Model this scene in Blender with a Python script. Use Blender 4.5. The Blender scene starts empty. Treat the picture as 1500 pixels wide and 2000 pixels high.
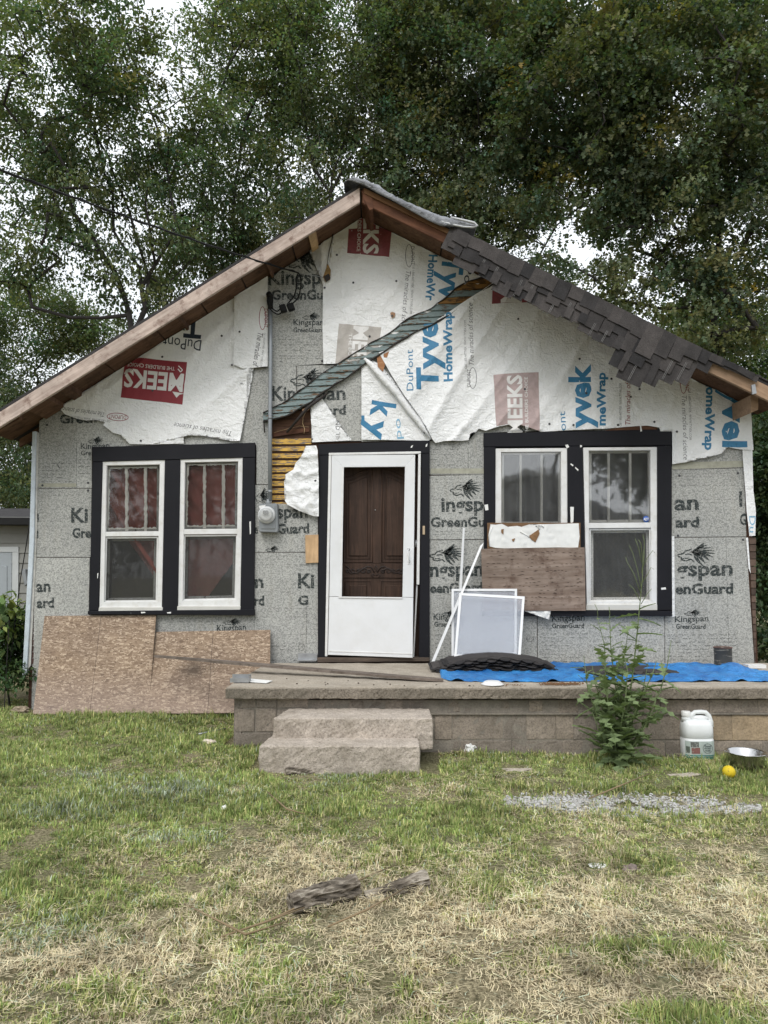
import bpy, bmesh, math, random
import numpy as np
from mathutils import Vector, Matrix, noise
from math import sin, cos, pi, radians, sqrt, atan, hypot

# ------------------------------------------------------------------ camera, sky, sun, exposure
SC = bpy.context.scene
COL = SC.collection
F = 1444.0; D = 7.6; ZC = 1.45; PITCH = atan(124/1444)
cam_d = bpy.data.cameras.new('camera'); cam = bpy.data.objects.new('camera', cam_d); COL.objects.link(cam)
cam_d.sensor_fit = 'VERTICAL'; cam_d.sensor_height = 36.0; cam_d.lens = F*36/2000
cam_d.clip_start = 0.05; cam_d.clip_end = 2000
cam.location = (0, -D, ZC); cam.rotation_euler = (pi/2+PITCH, 0, 0)
SC.camera = cam
SUN_EL, SUN_AZ = 50, 200      # azimuth the light comes from, clockwise from +Y
wd = bpy.data.worlds.new('World'); SC.world = wd; wd.use_nodes = True
wn = wd.node_tree; wn.nodes.clear()
sky = wn.nodes.new('ShaderNodeTexSky'); sky.sky_type = 'NISHITA'; sky.sun_disc = False
sky.sun_elevation = radians(SUN_EL); sky.sun_rotation = radians(SUN_AZ)
sky.air_density = 1.0; sky.dust_density = 4.0; sky.ozone_density = 1.0
hs = wn.nodes.new('ShaderNodeHueSaturation'); hs.inputs['Saturation'].default_value = 0.34
bg = wn.nodes.new('ShaderNodeBackground'); bg.inputs['Strength'].default_value = 0.15
wo = wn.nodes.new('ShaderNodeOutputWorld')
# thin bright overcast all over the sky
tc = wn.nodes.new('ShaderNodeTexCoord'); mp = wn.nodes.new('ShaderNodeMapping'); mp.inputs['Scale'].default_value = (1, 1, 2.5)
cn = wn.nodes.new('ShaderNodeTexNoise'); cn.inputs['Scale'].default_value = 2.2; cn.inputs['Detail'].default_value = 7; cn.inputs['Roughness'].default_value = .6
mr = wn.nodes.new('ShaderNodeMapRange'); mr.inputs[1].default_value = .3; mr.inputs[2].default_value = .62; mr.inputs[3].default_value = .55; mr.inputs[4].default_value = .95
cm = wn.nodes.new('ShaderNodeMix'); cm.data_type = 'RGBA'; cm.inputs[7].default_value = (6.3, 6.6, 6.9, 1)
wn.links.new(tc.outputs['Generated'], mp.inputs[0]); wn.links.new(mp.outputs[0], cn.inputs[0]); wn.links.new(cn.outputs[0], mr.inputs[0]); wn.links.new(mr.outputs[0], cm.inputs[0])
wn.links.new(sky.outputs[0], hs.inputs['Color']); wn.links.new(hs.outputs[0], cm.inputs[6]); wn.links.new(cm.outputs[2], bg.inputs[0]); wn.links.new(bg.outputs[0], wo.inputs[0])
sd = bpy.data.lights.new('sun', 'SUN'); sd.energy = 1.0; sd.angle = radians(22); sd.color = (1.0, 0.975, 0.94)
so = bpy.data.objects.new('sun', sd); COL.objects.link(so)
_a, _e = radians(SUN_AZ), radians(SUN_EL)
so.rotation_euler = Vector((sin(_a)*cos(_e), cos(_a)*cos(_e), sin(_e))).to_track_quat('Z', 'Y').to_euler()
so.location = (0, -10, 20)
vs = SC.view_settings; vs.view_transform = 'Standard'; vs.look = 'None'; vs.gamma = 1.0; vs.use_curve_mapping = False
vs.exposure = 0.58
SC.render.engine = 'CYCLES'
SC.render.resolution_x = 768; SC.render.resolution_y = 1024

# ------------------------------------------------------------------ helpers
R = random.Random(7)
cP, sP = cos(PITCH), sin(PITCH)
def W(px, py, y=0.0):
    """the point of the upright plane y (0 = house front) that photo position (px, py) falls on"""
    u = (px-750)/F; v = (1000-py)/F
    d = (u, cP-v*sP, sP+v*cP); t = (y+D)/d[1]
    return Vector((d[0]*t, y, ZC+d[2]*t))
def project(x, y, z):
    dy = y+D; dz = z-ZC
    f = dy*cP+dz*sP; up = -dy*sP+dz*cP
    return 750+x/f*F, 1000-up/f*F
def sstep(a, b, x):
    t = np.clip((x-a)/(b-a), 0, 1); return t*t*(3-2*t)
def gbase(x, y):
    x = np.asarray(x, float); y = np.asarray(y, float)
    z = 0.07 - 0.05*sstep(0.5, 2.2, x) + 0.045*sstep(-0.8, -2.0, x) - 0.03*np.clip(-2-y, 0, 12)
    z = z + 0.012*np.sin(x*2.1+y*1.3) + 0.010*np.sin(y*3.7-x*1.1) + 0.006*np.sin(x*6.1+1)*np.sin(y*5.3)
    return z
def WG(px, py, dz=0.0):
    """point on the lawn"""
    u = (px-750)/F; v = (1000-py)/F
    d = (u, cP-v*sP, sP+v*cP); t = 6.0
    for _ in range(30):
        z = float(gbase(d[0]*t, -D+d[1]*t))+dz
        t = 0.5*t+0.5*(z-ZC)/d[2]
    return Vector((d[0]*t, -D+d[1]*t, z))
def WZ(px, py, z):
    """point on the level plane z"""
    u = (px-750)/F; v = (1000-py)/F
    d = (u, cP-v*sP, sP+v*cP); t = (z-ZC)/d[2]
    return Vector((d[0]*t, -D+d[1]*t, z))

WL = {}
def finish(name, me, mat=None, parent=None, label=None, cat=None, group=None, kind=None, smooth=False, recentre=True):
    o = bpy.data.objects.new(name, me); COL.objects.link(o)
    n = len(me.vertices); base = Vector((0, 0, 0))
    if recentre and n:
        co = np.empty(n*3, np.float32); me.vertices.foreach_get('co', co); co = co.reshape(-1, 3)
        lo = co.min(0); hi = co.max(0); base = Vector(((lo[0]+hi[0])/2, (lo[1]+hi[1])/2, lo[2]))
        co -= np.array(base, np.float32); me.vertices.foreach_set('co', co.ravel()); me.update()
    pl = Vector((0, 0, 0))
    if parent is not None:
        o.parent = parent; pl = WL[parent.name]
    o.location = base-pl; WL[o.name] = base
    if mat is not None and not me.materials: me.materials.append(mat)
    if smooth: me.shade_smooth()
    if label: o['label'] = label
    if cat: o['category'] = cat
    if group: o['group'] = group
    if kind: o['kind'] = kind
    return o
def empty(name, loc, label=None, cat=None, group=None, kind=None, parent=None):
    o = bpy.data.objects.new(name, None); COL.objects.link(o); o.empty_display_size = 0.1
    loc = Vector(loc); pl = Vector((0, 0, 0))
    if parent is not None: o.parent = parent; pl = WL[parent.name]
    o.location = loc-pl; WL[o.name] = loc
    if label: o['label'] = label
    if cat: o['category'] = cat
    if group: o['group'] = group
    if kind: o['kind'] = kind
    return o
def from_bm(name, bm, mat, parent=None, **k):
    me = bpy.data.meshes.new(name); bm.normal_update(); bm.to_mesh(me); bm.free()
    return finish(name, me, mat, parent, **k)
def from_vf(name, v, f, mat, parent=None, **k):
    me = bpy.data.meshes.new(name); me.from_pydata([tuple(a) for a in v], [], f); me.update()
    return finish(name, me, mat, parent, **k)
def add_ext(bm, pts, off, bevel=0.0):
    """closed prism: polygon pts swept by off"""
    off = Vector(off)
    a = [bm.verts.new(Vector(p)) for p in pts]; b = [bm.verts.new(Vector(p)+off) for p in pts]
    n = len(pts); fs = [bm.faces.new(a), bm.faces.new(b[::-1])]
    for i in range(n): fs.append(bm.faces.new((a[i], b[i], b[(i+1) % n], a[(i+1) % n])))
    bmesh.ops.recalc_face_normals(bm, faces=fs)
    if bevel > 0:
        es = list({e for f in fs for e in f.edges})
        bmesh.ops.bevel(bm, geom=es, offset=bevel, segments=1, affect='EDGES', profile=0.5)
    return fs
def prism(name, pts, off, mat, parent=None, bevel=0.0, **k):
    bm = bmesh.new(); add_ext(bm, pts, off, bevel); return from_bm(name, bm, mat, parent, **k)
def pslab(name, px, y, th, mat, parent=None, bevel=0.0, **k):
    return prism(name, [W(a, b, y) for a, b in px], (0, th, 0), mat, parent, bevel, **k)
def rect(x0, y0, x1, y1): return [(x0, y0), (x1, y0), (x1, y1), (x0, y1)]
def add_box(bm, c, s, rot=None, bevel=0.0):
    c = Vector(c); hx, hy, hz = s[0]/2, s[1]/2, s[2]/2
    pts = [Vector((-hx, -hy, -hz)), Vector((hx, -hy, -hz)), Vector((hx, hy, -hz)), Vector((-hx, hy, -hz))]
    m = rot if rot is not None else Matrix.Identity(3)
    add_ext(bm, [c+m@p for p in pts], m@Vector((0, 0, s[2])), bevel)
def box(name, c, s, mat, parent=None, rot=None, bevel=0.0, **k):
    bm = bmesh.new(); add_box(bm, c, s, rot, bevel); return from_bm(name, bm, mat, parent, **k)
def add_tube(bm, pts, r, n=6, closed=False, cap=True):
    pts = [Vector(p) for p in pts]; m = len(pts)
    rs = r if isinstance(r, (list, tuple)) else [r]*m
    rings = []; prev = None
    for i, p in enumerate(pts):
        if closed: t = pts[(i+1) % m]-pts[i-1]
        else: t = pts[min(i+1, m-1)]-pts[max(i-1, 0)]
        if t.length < 1e-9: t = Vector((0, 0, 1))
        t.normalize()
        if prev is None:
            a = Vector((0, 0, 1)) if abs(t.z) < .9 else Vector((1, 0, 0))
            s = t.cross(a).normalized()
        else:
            s = (prev-t*prev.dot(t))
            s = s.normalized() if s.length > 1e-6 else t.orthogonal().normalized()
        prev = s; q = t.cross(s)
        rings.append([bm.verts.new(p+(s*cos(2*pi*j/n)+q*sin(2*pi*j/n))*rs[i]) for j in range(n)])
    for i in range(m if closed else m-1):
        A = rings[i]; B = rings[(i+1) % m]
        for j in range(n): bm.faces.new((A[j], A[(j+1) % n], B[(j+1) % n], B[j]))
    if cap and not closed: bm.faces.new(rings[0][::-1]); bm.faces.new(rings[-1])
def tube(name, pts, r, mat, parent=None, n=8, closed=False, **k):
    bm = bmesh.new(); add_tube(bm, pts, r, n, closed); return from_bm(name, bm, mat, parent, smooth=True, **k)
def add_lathe(bm, c, prof, n=24, axis='z', squash=1.0):
    c = Vector(c); rings = []
    for r, h in prof:
        ring = []
        for j in range(n):
            a = 2*pi*j/n
            p = (r*cos(a), r*sin(a)*squash, h) if axis == 'z' else (r*cos(a), h, r*sin(a))
            ring.append(bm.verts.new(c+Vector(p)))
        rings.append(ring)
    fs = []
    for A, B in zip(rings, rings[1:]):
        for j in range(n): fs.append(bm.faces.new((A[j], A[(j+1) % n], B[(j+1) % n], B[j])))
    if prof[0][0] > 1e-5: fs.append(bm.faces.new(rings[0][::-1]))
    if prof[-1][0] > 1e-5: fs.append(bm.faces.new(rings[-1]))
    bmesh.ops.remove_doubles(bm, verts=[v for r_ in rings for v in r_], dist=1e-6)
    bmesh.ops.recalc_face_normals(bm, faces=[f for f in fs if f.is_valid])
def lathe(name, c, prof, mat, parent=None, n=24, axis='z', **k):
    bm = bmesh.new(); add_lathe(bm, c, prof, n, axis); return from_bm(name, bm, mat, parent, smooth=True, **k)
def rough_block(name, corners8, mat, parent=None, bev=None, amp=0.01, sc=9.0, seed=0, cutvec=None, **k):
    """a box given by bottom 4 and top 4 corners, subdivided and worn"""
    bm = bmesh.new()
    v = [bm.verts.new(Vector(c)) for c in corners8]
    for f in ((3, 2, 1, 0), (4, 5, 6, 7), (0, 1, 5, 4), (1, 2, 6, 5), (2, 3, 7, 6), (3, 0, 4, 7)): bm.faces.new([v[i] for i in f])
    bmesh.ops.bevel(bm, geom=bm.edges[:], offset=bev or amp*1.2, segments=2 if not bev else 3, affect='EDGES', profile=.6)
    step = cutvec or 0.05
    lo = Vector([min(c[i] for c in corners8) for i in range(3)]); hi = Vector([max(c[i] for c in corners8) for i in range(3)])
    for ax in range(3):
        t = lo[ax]+step
        while t < hi[ax]-step*.3:
            pn = Vector((0, 0, 0)); pn[ax] = 1; pc = Vector((0, 0, 0)); pc[ax] = t
            bmesh.ops.bisect_plane(bm, geom=bm.verts[:]+bm.edges[:]+bm.faces[:], plane_co=pc, plane_no=pn)
            t += step
    bm.normal_update(); sv = Vector((seed*3.1, seed*1.7, 0))
    mv = [(q, q.normal.copy()) for q in bm.verts]
    for q, nn in mv:
        d = noise.noise(q.co*sc+sv)*amp*1.3+noise.noise(q.co*sc*2.7+sv)*amp*.7+noise.noise(q.co*sc*6+sv)*amp*.35
        q.co += nn*d
    return from_bm(name, bm, mat, parent, **k)
def copy_of(src, loc_world, parent=None, rot=None, scale=None, **k):
    o = src.copy(); COL.objects.link(o); pl = Vector((0, 0, 0))
    for kk in ('label', 'category', 'group', 'kind'):
        if kk in o: del o[kk]
    o.parent = parent
    if parent is not None: pl = WL[parent.name]
    loc_world = Vector(loc_world); o.location = loc_world-pl; WL[o.name] = loc_world
    if rot is not None: o.rotation_euler = rot
    if scale is not None: o.scale = scale
    for a, b in k.items(): o[a] = b
    return o

# ------------------------------------------------------------------ materials
def nd(nt, t, ins=None, **at):
    n = nt.nodes.new('ShaderNode'+t)
    for a, b in at.items(): setattr(n, a, b)
    for a, b in (ins or {}).items():
        s = n.inputs[a]
        if isinstance(b, bpy.types.NodeSocket): nt.links.new(b, s)
        elif isinstance(b, tuple) and len(b) == 3 and s.type == 'RGBA': s.default_value = b+(1,)
        else: s.default_value = b
    return n
def newmat(name):
    m = bpy.data.materials.new(name); m.use_nodes = True; nt = m.node_tree; nt.nodes.clear()
    return m, nt
def out(nt, sh): 
    o = nt.nodes.new('ShaderNodeOutputMaterial'); nt.links.new(sh, o.inputs[0])
def coords(nt, sc=(1, 1, 1), rot=(0, 0, 0), loc=(0, 0, 0)):
    g = nd(nt, 'NewGeometry')
    m = nd(nt, 'Mapping', {'Vector': g.outputs['Position'], 'Scale': sc, 'Rotation': rot, 'Location': loc})
    return m.outputs[0]
def noi(nt, vec, scale, detail=3, rough=.55, dist=0.0):
    return nd(nt, 'TexNoise', {'Vector': vec, 'Scale': scale, 'Detail': detail, 'Roughness': rough, 'Distortion': dist}).outputs[0]
def ramp(nt, fac, stops, interp='LINEAR'):
    r = nt.nodes.new('ShaderNodeValToRGB'); nt.links.new(fac, r.inputs[0]); cr = r.color_ramp; cr.interpolation = interp
    while len(cr.elements) > 1: cr.elements.remove(cr.elements[-1])
    for i, (p, c) in enumerate(stops):
        if not isinstance(c, tuple): c = (c, c, c)
        e = cr.elements[0] if i == 0 else cr.elements.new(p)
        e.position = p; e.color = c+(1,)
    return r.outputs[0]
def mix(nt, f, a, b, mode='MIX'):
    m = nt.nodes.new('ShaderNodeMix'); m.data_type = 'RGBA'; m.blend_type = mode
    for s, v in ((m.inputs[0], f), (m.inputs[6], a), (m.inputs[7], b)):
        if isinstance(v, bpy.types.NodeSocket): nt.links.new(v, s)
        elif isinstance(v, tuple): s.default_value = v+(1,) if len(v) == 3 else v
        else: s.default_value = v
    return m.outputs[2]
def bump(nt, h, strength=.5, dist=.01, normal=None):
    i = {'Height': h, 'Strength': strength, 'Distance': dist}
    if normal is not None: i['Normal'] = normal
    return nd(nt, 'Bump', i).outputs[0]
def princ(nt, col, rough=.7, normal=None, metal=0.0, spec=.5, **k):
    i = {'Base Color': col, 'Roughness': rough, 'Metallic': metal, 'Specular IOR Level': spec}
    if normal is not None: i['Normal'] = normal
    i.update(k)
    return nd(nt, 'BsdfPrincipled', i).outputs[0]
def objrand(nt):
    return nd(nt, 'ObjectInfo').outputs['Random']

def m_plain(name, c, rough=.6, var=.25, sc=6, metal=0., bmp=.15, bsc=60, spec=.5, dirt=None, dirtsc=5, dirtamt=.5, rnd=0.0):
    m, nt = newmat(name); v = coords(nt)
    a = noi(nt, v, sc, 4)
    lo = tuple(x*(1-var) for x in c); hi = tuple(min(1, x*(1+var*.6)) for x in c)
    cc = ramp(nt, a, [(.3, lo), (.7, hi)])
    if dirt:
        f = ramp(nt, noi(nt, v, dirtsc, 6, .7), [(.48, 0.), (.72, dirtamt)])
        cc = mix(nt, f, cc, dirt)
    if rnd:
        cc = mix(nt, 1.0, cc, ramp(nt, objrand(nt), [(0, 1-rnd), (1, 1.0+rnd*.6)]), 'MULTIPLY')
    b = bump(nt, noi(nt, v, bsc, 3), bmp, .005)
    out(nt, princ(nt, cc, rough, b, metal, spec)); return m
def m_wood(name, c1, c2, ang=0.0, sc=30, stretch=14, rough=.8, spots=None, rnd=.15, bmp=.35, axis='x'):
    """grain runs along x turned by ang about y (or along z / y)"""
    m, nt = newmat(name)
    s = {'x': (1, stretch, stretch), 'z': (stretch, stretch, 1), 'y': (stretch, 1, stretch)}[axis]
    g = nd(nt, 'NewGeometry'); m1 = nd(nt, 'Mapping', {'Vector': g.outputs['Position'], 'Rotation': (0, ang, 0)})
    m2 = nd(nt, 'Mapping', {'Vector': m1.outputs[0], 'Scale': s}); v = m2.outputs[0]
    a = noi(nt, v, sc/10, 5, .65, .6)
    cc = ramp(nt, a, [(.3, c1), (.5, tuple((x+y)/2 for x, y in zip(c1, c2))), (.7, c2)])
    big = noi(nt, coords(nt), 3, 4, .7)
    cc = mix(nt, 1.0, cc, ramp(nt, big, [(.3, .72), (.7, 1.15)]), 'MULTIPLY')
    if spots:
        f = ramp(nt, noi(nt, coords(nt), spots[1], 6, .75), [(.52, 0.), (.66, spots[2])]); cc = mix(nt, f, cc, spots[0])
    if rnd: cc = mix(nt, 1.0, cc, ramp(nt, objrand(nt), [(0, 1-rnd), (1, 1+rnd)]), 'MULTIPLY')
    out(nt, princ(nt, cc, rough, bump(nt, a, bmp, .006), spec=.25)); return m

def m_foam():
    m, nt = newmat('foam_board_foil'); v = coords(nt, (1, .05, 1.15), (0, .6, 0))
    a = noi(nt, v, 62, 2.0, .5, 1.2); big = noi(nt, coords(nt), 1.6, 4, .6)
    cc = ramp(nt, a, [(.40, (.225, .23, .228)), (.50, (.365, .368, .362)), (.62, (.455, .458, .45))])
    cc = mix(nt, 1.0, cc, ramp(nt, big, [(.3, (.86, .86, .83)), (.7, (1.08, 1.07, 1.02))]), 'MULTIPLY')
    cc = mix(nt, 1.0, cc, ramp(nt, objrand(nt), [(0, .88), (1, 1.08)]), 'MULTIPLY')
    dirt = ramp(nt, noi(nt, coords(nt, (3, 1, .5)), 3, 6, .7), [(.52, 0.), (.75, .35)])
    cc = mix(nt, dirt, cc, (.27, .25, .20))
    out(nt, princ(nt, cc, .55, bump(nt, a, .12, .003), spec=.4)); return m
def m_wrap(name='house_wrap', tone=.80, warm=0.0):
    m, nt = newmat(name); g = coords(nt)
    w1 = noi(nt, coords(nt, (1, 1, 1.7), (0, .5, 0)), 9, 5, .6, 1.5); w2 = noi(nt, coords(nt, (2, 1, 1), (0, -.7, 0)), 22, 4, .6, .8)
    h = mix(nt, .35, w1, w2)
    cc = ramp(nt, noi(nt, g, 2.2, 5, .65), [(.3, (tone*.94, tone*.95, tone*.95)), (.65, (tone, tone*1.005, tone*1.01))])
    st = ramp(nt, noi(nt, coords(nt, (5, 1, 1)), 4, 6, .7), [(.62, 0.), (.85, .2)])
    cc = mix(nt, st, cc, (.40, .36, .28))
    out(nt, princ(nt, cc, .48, bump(nt, h, .9, .03), spec=.3)); return m
def m_ink(name, c, wear=.25, sc=60, lo=.42, width=.12):
    m, nt = newmat(name); v = coords(nt, (1, .05, 1.15), (0, .6, 0))
    a = noi(nt, v, sc, 3, .6, 1.0)
    f = ramp(nt, a, [(lo, wear), (lo+width, 1.0)])
    p = princ(nt, c, .55, spec=.3); t = nd(nt, 'BsdfTransparent').outputs[0]
    mx = nd(nt, 'MixShader', {0: f, 1: t, 2: p}); out(nt, mx.outputs[0]); return m
def m_osb():
    m, nt = newmat('osb'); cols = []; hs_ = []
    for ang, s in ((.35, 1.0), (-.6, 1.15), (1.35, .9)):
        v = coords(nt, (24*s, .01, 84*s), (0, ang, 0), (ang*7, 0, ang*3))
        d = nd(nt, 'TexNoise', {'Vector': coords(nt), 'Scale': 9.0, 'Detail': 2.0})
        vv = nd(nt, 'VectorMath', {0: v, 1: d.outputs[1]}, operation='ADD').outputs[0]
        vo = nd(nt, 'TexVoronoi', {'Vector': vv, 'Scale': 1.0}, feature='F1')
        bw = nd(nt, 'SeparateColor', {0: vo.outputs['Color']}).outputs[0]
        cols.append(ramp(nt, bw, [(0, (.15, .107, .078)), (.3, (.225, .165, .118)), (.7, (.28, .213, .155)), (.94, (.44, .355, .27))])); hs_.append(bw)
    k = noi(nt, coords(nt), 40, 2)
    c = mix(nt, ramp(nt, k, [(.46, 0.), (.48, 1.)]), cols[0], cols[1]); c = mix(nt, ramp(nt, noi(nt, coords(nt, loc=(4, 4, 4)), 30, 2), [(.54, 0.), (.56, 1.)]), c, cols[2])
    h = mix(nt, ramp(nt, k, [(.46, 0.), (.48, 1.)]), hs_[0], hs_[1])
    big = noi(nt, coords(nt), 2.3, 4, .6); c = mix(nt, 1.0, c, ramp(nt, big, [(.3, (.86, .84, .84)), (.7, (1.08, 1.05, 1.0))]), 'MULTIPLY')
    # weathered foot and the dirty smudge
    g = nd(nt, 'NewGeometry'); sp = nd(nt, 'SeparateXYZ', {0: g.outputs['Position']})
    f = nd(nt, 'MapRange', {0: sp.outputs[2], 1: .55, 2: .10, 3: 0., 4: .35}).outputs[0]
    c = mix(nt, f, c, (.36, .29, .27))
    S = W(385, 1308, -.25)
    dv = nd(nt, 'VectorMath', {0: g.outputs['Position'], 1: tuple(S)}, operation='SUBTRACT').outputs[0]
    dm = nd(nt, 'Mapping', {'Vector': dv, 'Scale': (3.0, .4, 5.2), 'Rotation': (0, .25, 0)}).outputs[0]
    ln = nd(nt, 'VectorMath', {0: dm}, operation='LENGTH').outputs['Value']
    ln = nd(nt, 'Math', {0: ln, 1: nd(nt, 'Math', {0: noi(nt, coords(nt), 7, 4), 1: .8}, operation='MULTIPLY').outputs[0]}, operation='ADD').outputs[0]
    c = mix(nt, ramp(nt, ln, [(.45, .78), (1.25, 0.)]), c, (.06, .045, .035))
    out(nt, princ(nt, c, .85, bump(nt, h, .3, .004), spec=.2)); return m
def m_paintchip(name, paint, under, scale=(3, 1, 22), sc=3.0, thr=.56, rough=.6, soft=.03):
    m, nt = newmat(name); v = coords(nt, scale)
    a = noi(nt, v, sc, 7, .72, .4)
    f = ramp(nt, a, [(thr, 0.), (thr+soft, 1.)])
    pc = mix(nt, noi(nt, coords(nt), 9, 3), tuple(x*.78 for x in paint), tuple(min(1, x*1.15) for x in paint))
    uc = mix(nt, noi(nt, coords(nt, scale), 9, 3), tuple(x*.5 for x in under), under)
    c = mix(nt, f, pc, uc)
    out(nt, princ(nt, c, rough, bump(nt, f, .4, .004), spec=.3)); return m
def m_concrete(name, c, speck=.5, stain=(.16, .14, .11), ssc=3.0, rnd=0.0, bmp=.5):
    m, nt = newmat(name); v = coords(nt)
    a = noi(nt, v, 70, 4, .7); b = noi(nt, v, 6, 5, .7)
    cc = ramp(nt, a, [(.3, tuple(x*(1-speck) for x in c)), (.5, c), (.72, tuple(min(1, x*(1+speck*.6)) for x in c))])
    cc = mix(nt, 1.0, cc, ramp(nt, b, [(.3, .78), (.7, 1.12)]), 'MULTIPLY')
    cc = mix(nt, ramp(nt, noi(nt, coords(nt, (1, 1, .6), loc=(3, 2, 1)), ssc, 6, .7), [(.45, 0.), (.75, .7)]), cc, stain)
    vo = nd(nt, 'TexVoronoi', {'Vector': v, 'Scale': 55.0}); pits = ramp(nt, vo.outputs['Distance'], [(.12, .35), (.3, 1.)])
    if rnd: cc = mix(nt, 1.0, cc, ramp(nt, objrand(nt), [(0, (1-rnd, 1-rnd, 1-rnd)), (1, (1+rnd, 1+rnd*.8, 1+rnd*.5))]), 'MULTIPLY')
    h = mix(nt, .5, a, pits)
    out(nt, princ(nt, cc, .92, bump(nt, h, bmp, .008), spec=.2)); return m
def m_shingle(name, c):
    m, nt = newmat(name); v = coords(nt)
    a = noi(nt, v, 160, 2, .8); b = noi(nt, v, 8, 4, .6)
    cc = ramp(nt, a, [(.3, tuple(x*.6 for x in c)), (.7, tuple(x*1.5 for x in c))])
    cc = mix(nt, 1., cc, ramp(nt, b, [(.3, .75), (.7, 1.2)]), 'MULTIPLY')
    cc = mix(nt, 1., cc, ramp(nt, objrand(nt), [(0, (.6, .62, .65)), (1, (1.4, 1.35, 1.32))]), 'MULTIPLY')
    out(nt, princ(nt, cc, .95, bump(nt, a, .4, .003), spec=.15)); return m
def m_glass(name='window_glass', refl=1.0, tint=.97, haze_dust_amt=1.0):
    m, nt = newmat(name)
    lw = nd(nt, 'Fresnel', {'IOR': 1.5}).outputs[0]
    f = nd(nt, 'Math', {0: lw, 1: 1.15*refl}, operation='MULTIPLY', use_clamp=True).outputs[0]
    nb = bump(nt, noi(nt, coords(nt), 2.5, 2), .08, .02)
    gl = nd(nt, 'BsdfGlossy', {'Color': (1, 1, 1), 'Roughness': .03, 'Normal': nb}).outputs[0]
    dust = nd(nt, 'BsdfDiffuse', {'Color': (.45, .45, .44)}).outputs[0]  # thin dust film, also painting reflected haze into the right-hand panes
    tr = nd(nt, 'BsdfTransparent', {'Color': (tint, tint, tint)}).outputs[0]
    t2 = nd(nt, 'MixShader', {0: ramp(nt, noi(nt, coords(nt), 5, 6, .7), [(.35, .01*haze_dust_amt), (.75, .05*haze_dust_amt)]), 1: tr, 2: dust}).outputs[0]
    out(nt, nd(nt, 'MixShader', {0: f, 1: t2, 2: gl}).outputs[0]); return m
def m_screen(name, op=.5, c=(.17, .17, .17)):
    m, nt = newmat(name)
    d = princ(nt, c, .8, spec=.2)
    tr = nd(nt, 'BsdfTransparent').outputs[0]
    f = ramp(nt, noi(nt, coords(nt, (1, .1, 1)), 260, 1), [(.3, op-.12), (.7, op+.12)])
    out(nt, nd(nt, 'MixShader', {0: f, 1: tr, 2: d}).outputs[0]); return m
def m_leaf(name, c, rough=.55, tr=.25, spec=.22):
    m, nt = newmat(name)
    at = nd(nt, 'Attribute', attribute_name='tint').outputs[0]
    cc = mix(nt, 1.0, at, c, 'MULTIPLY')
    p = princ(nt, cc, rough, spec=spec); t = nd(nt, 'BsdfTranslucent', {'Color': mix(nt, 1.0, cc, (1.3, 1.5, .6), 'MULTIPLY')}).outputs[0]
    out(nt, nd(nt, 'MixShader', {0: tr, 1: p, 2: t}).outputs[0]); return m
def m_attr(name, rough=.8, tr=.2):
    m, nt = newmat(name)
    at = nd(nt, 'Attribute', attribute_name='tint').outputs[0]
    p = princ(nt, at, rough, spec=.2); t = nd(nt, 'BsdfTranslucent', {'Color': at}).outputs[0]
    out(nt, nd(nt, 'MixShader', {0: tr, 1: p, 2: t}).outputs[0]); return m

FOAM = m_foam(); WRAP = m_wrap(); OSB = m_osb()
BLACK = m_plain('black_paint', (.011, .012, .016), .5, .3, 5, bmp=.3, bsc=35, dirt=(.55, .55, .55), dirtsc=26, dirtamt=.0)
def m_black():
    m, nt = newmat('chipped_black_paint'); v = coords(nt)
    f = ramp(nt, noi(nt, coords(nt, (1.4, 1, .8)), 19, 5, .7), [(.715, 0.), (.735, .6)])
    c = mix(nt, noi(nt, v, 3, 4), (.004, .0045, .007), (.012, .012, .016)); c = mix(nt, f, c, (.5, .5, .5))
    out(nt, princ(nt, c, .6, bump(nt, noi(nt, coords(nt, (1, 1, .4)), 40, 3), .25, .004), spec=.22)); return m
BLACK = m_black()
WHITE = m_plain('white_enamel', (.68, .69, .70), .35, .05, 3, bmp=.05, dirt=(.5, .48, .42), dirtsc=7, dirtamt=.16)
ALU = m_plain('white_aluminium', (.70, .70, .69), .4, .08, 6, bmp=.05, dirt=(.42, .38, .3), dirtsc=14, dirtamt=.35)
MUNT = m_paintchip('flaking_muntin_paint', (.68, .66, .60), (.22, .19, .15), (14, 1, 3), 4.0, .60)
SASHM = m_paintchip('old_sash_paint', (.26, .26, .24), (.10, .09, .08), (8, 1, 3), 3.0, .58)
CREAM = m_plain('clean_muntin_paint', (.80, .79, .75), .5, .08, 8)
GLASS = m_glass('window_glass', .75); GLASS2 = m_glass('reflecting_glass', 2.2, .97, 2.2); SCREEN = m_screen('insect_screen', .17, (.085, .085, .082)); SCREEN2 = m_screen('pale_screen', .24, (.60, .64, .72))
SIDE = m_wood('brown_sheathing', (.035, .018, .012), (.09, .045, .028), 0, 30)
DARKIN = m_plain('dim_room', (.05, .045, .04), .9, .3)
FASC = m_wood('weathered_fascia', (.34, .26, .22), (.58, .48, .42), 0.55, 26, 12, spots=((.13, .07, .05), 9, .7))
FASC2 = m_wood('orange_fascia', (.085, .036, .020), (.17, .075, .040), -0.45, 22, 10, spots=((.05, .02, .01), 7, .7))
FRESH = m_wood('sawn_lumber', (.23, .15, .095), (.35, .24, .16), -0.45, 26, 12)
SOFF = m_wood('soffit_wood', (.085, .045, .026), (.17, .095, .06), 0.55, 24, 9, spots=((.04, .02, .012), 8, .8))
BLOCKW = m_wood('pale_wood', (.40, .26, .14), (.56, .38, .22), 0, 30, 10, axis='z')
SHING = m_shingle('asphalt_shingle', (.046, .043, .0425)); SHSTRIP = m_plain('sealant_strip', (.17, .165, .16), .7, .3, 40)
ROOFM = m_shingle('dark_roofing', (.035, .034, .035))
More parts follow.
